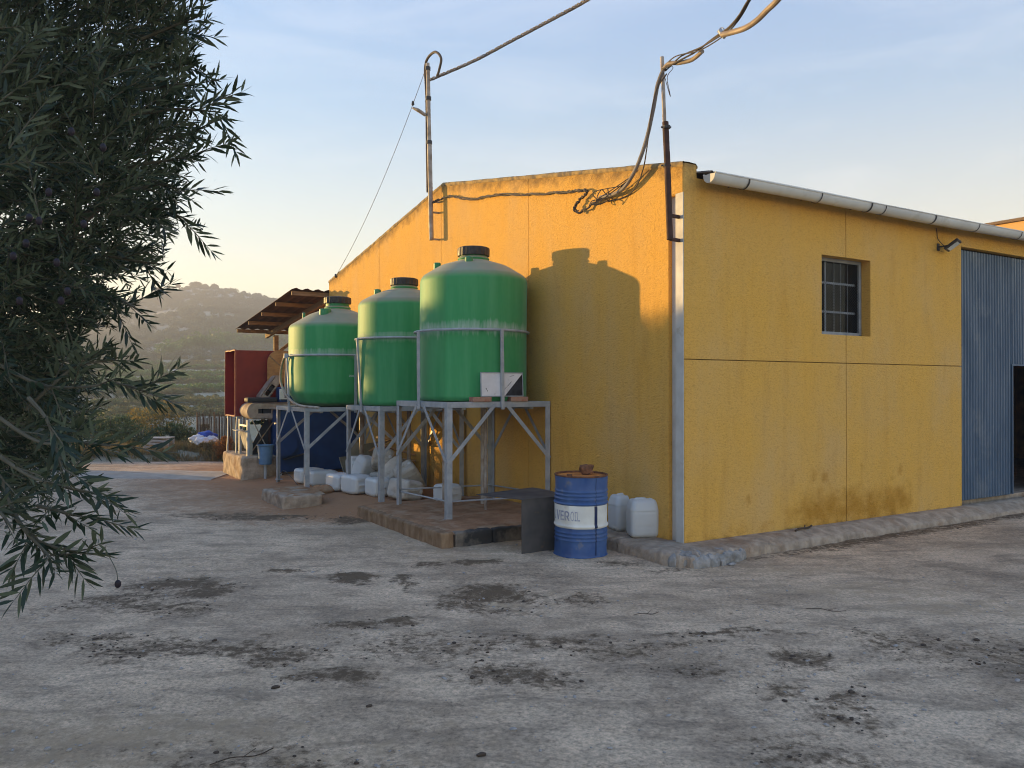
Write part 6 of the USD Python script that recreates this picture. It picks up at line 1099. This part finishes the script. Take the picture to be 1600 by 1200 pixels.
scatter('hill_scrub', [(m_, M['scrub']) for m_ in lt], dict(p=np.stack([x, y, z - 0.2], -1), s=np.stack([s, s, s * g.uniform(0.6, 1.0, len(x))], -1), r=g.uniform(0, 6.28, len(x)), i=g.integers(0, 3, len(x))), 'grey green scrub spread over the far hillside', 'scrub')
x, y, g = hill_points(9000, -37, -10, 38, 215, lambda x, y, g: (n2(x, y, 1 / 12.0, 56, 4) > 0.46) & (terrain_z(x, y)[1] < 0.4) | (terrain_z(x, y)[1] > 0.5) & (g.uniform(0, 1, len(x)) < 0.45), 62); z = terrain_z(x, y)[0]; s = g.uniform(0.5, 1.5, len(x)) * np.interp(y, [40, 200], [0.7, 1.2])
scatter('bank_scrub', [(m_, M['shrub_olive']) for m_ in lt[:2]] + [(lt[2], M['shrub_dark'])], dict(p=np.stack([x, y, z - 0.1], -1), s=np.stack([s, s, s * 0.7], -1), r=g.uniform(0, 6.28, len(x)), i=g.integers(0, 3, len(x))), 'low bushes on the banks between the terraces', 'scrub')
# orchard rows on the terrace treads
ry, rx = [], []
for yy in np.arange(74, 205, 2.6):
    xx = np.arange(-175, -12, 1.15); ry.append(np.full(len(xx), yy) + rng.normal(size=len(xx)) * 0.2); rx.append(xx + rng.normal(size=len(xx)) * 0.3)
rx, ry = np.concatenate(rx), np.concatenate(ry); az = np.degrees(np.arctan2(rx, ry)); _, bk_, tt_ = terrain_z(rx, ry); keep = (az > -37) & (az < -10) & (tt_ > 0.05) & (tt_ < 0.62) & (n2(rx, ry, 1 / 40.0, 77, 3) > 0.40); rx, ry = rx[keep], ry[keep]; rz_ = terrain_z(rx, ry)[0]; s = rng.uniform(0.9, 1.5, len(rx))
scatter('orchard_rows', [(m_, M['crop']) for m_ in lt], dict(p=np.stack([rx, ry, rz_ - 0.1], -1), s=np.stack([s, s, s * 0.95], -1), r=rng.uniform(0, 6.28, len(rx)), i=rng.integers(0, 3, len(rx))), 'rows of low green crop bushes on the terraces', 'crops')
def tree_kind(name, label, cat_, pos, sc, group, first, seed, mat, pine=False):
    if first is not None: return dup(first, label, pos, rnd.uniform(0, 6.28), s=sc)
    t = thing(name, label, cat_, pos, 0, group=group, s=sc); g = np.random.default_rng(seed)
    if pine: cs = [(g.uniform(-.35, .35), g.uniform(-.35, .35), g.uniform(0.62, 0.86)) for _ in range(8)]; rs = [g.uniform(0.18, 0.27) for _ in range(8)]; fl = 0.6
    else: cs = [(g.uniform(-.4, .4), g.uniform(-.4, .4), g.uniform(0.3, 0.75)) for _ in range(10)]; rs = [g.uniform(0.24, 0.34) for _ in range(10)]; fl = 0.85
    obj('crown', clump_leaves(cs, rs, 90, 0.10, 0.07, seed, flat=fl), mat, t, smooth=False); obj('trunk', tube([(0, 0, -0.1), (0.01, 0, 0.3), (0.0, 0.01, 0.7)], [0.035, 0.028, 0.015], 8), M['bark'], t)
    return t
f_ = None
for k in range(58):
    azd = np.interp(k, [0, 57], [-30.5, -12.5]) + rnd.uniform(-.3, .3); yy = 548 + rnd.uniform(-14, 22); xx = yy * math.tan(math.radians(azd)); o_ = tree_kind('pine_tree', 'small pine tree silhouetted along the crest of the far hill', 'pine tree', (xx, yy, tz(xx, yy) - 0.3), rnd.uniform(3.6, 6.4), 'pine trees along the hill crest', f_, 71, M['pine'], True); f_ = f_ or o_
f_ = None
for k in range(16):
    px = np.interp(k, [0, 15], [262, 425]) + rnd.uniform(-6, 6); yy = np.interp(k, [0, 15], [235, 262]) + rnd.uniform(-12, 12); xx = (px - 800) / FPX * yy; o_ = tree_kind('hillside_tree', 'rounded green tree in the belt across the lower hillside', 'tree', (xx, yy, tz(xx, yy) - 0.3), rnd.uniform(4.2, 6.6), 'trees in a belt on the lower hillside', f_, 72, M['crop'], False); f_ = f_ or o_

# ------------------------------------------------------------------ small litter near the walls
sk = thing('stick', 'short dark stick lying on the apron below the window', 'stick', onR(1255, 823, 0.12) * [1, 1, 0] + [0, 0, 0.135], RZ + 0.15)
obj('wood', cat(tube(curve([(-0.18, 0, 0), (-0.05, 0.02, 0.012), (0.07, -0.01, 0.01), (0.2, 0.01, 0.02)], 14), 0.012, 7), tube([(0.02, 0, 0.012), (0.12, 0.05, 0.03)], 0.007, 6)), M['clod'], sk)
for px, py, l, a, lab in ((1010, 961, 0.22, 0.2, 'thin twig lying on the gravel below the corner of the building'), (1290, 955, 0.3, -0.4, 'dry branched twig lying on the gravel at right'), (380, 1188, 0.3, 0.5, 'dry twig at the bottom edge in the left foreground')):
    p = atG(px, py); t = thing('twig', lab, 'twig', (p[0], p[1], gz(p) + 0.006), a); obj('wood', cat(tube(curve([(-l / 2, 0, 0), (-l / 6, 0.015, 0.006), (l / 5, -0.012, 0.003), (l / 2, 0.02, 0.008)], 14), 0.0028, 6), tube([(0, 0, 0.003), (l * 0.25, 0.06, 0.008)], 0.002, 5)), M['clod'], t)
for px, py, s, lab, mt in ((1144, 881, 0.035, 'pale flat stone on the gravel right of the apron corner', 'stone'), (432, 1074, 0.022, 'small black stone in the left foreground', 'clod'), (752, 1182, 0.022, 'dark pebble at the bottom middle of the yard', 'clod'), (577, 1106, 0.016, 'small dark pebble left of the middle foreground', 'clod')):
    p = atG(px, py); t = thing('pebble', lab, 'stone', (p[0], p[1], gz(p) + s * 0.2), 0.5); obj('body', blob(s, 2, int(px), 0.3, 1.3, (1.2, 0.8, 0.5)), M[mt], t)

# ================================================================== HAZE
hz_m = usdkit.material(stage, LK + 'haze_air', {'v': ('principled_volume', {'color': (0.95, 0.95, 0.94), 'density': 0.0011, 'anisotropy': 0.0})}, [], volume='v.volume')
obj('haze', box2((-428, -70, -9), (310, 655, 84), 0.0), hz_m, kind='stuff', smooth=False)
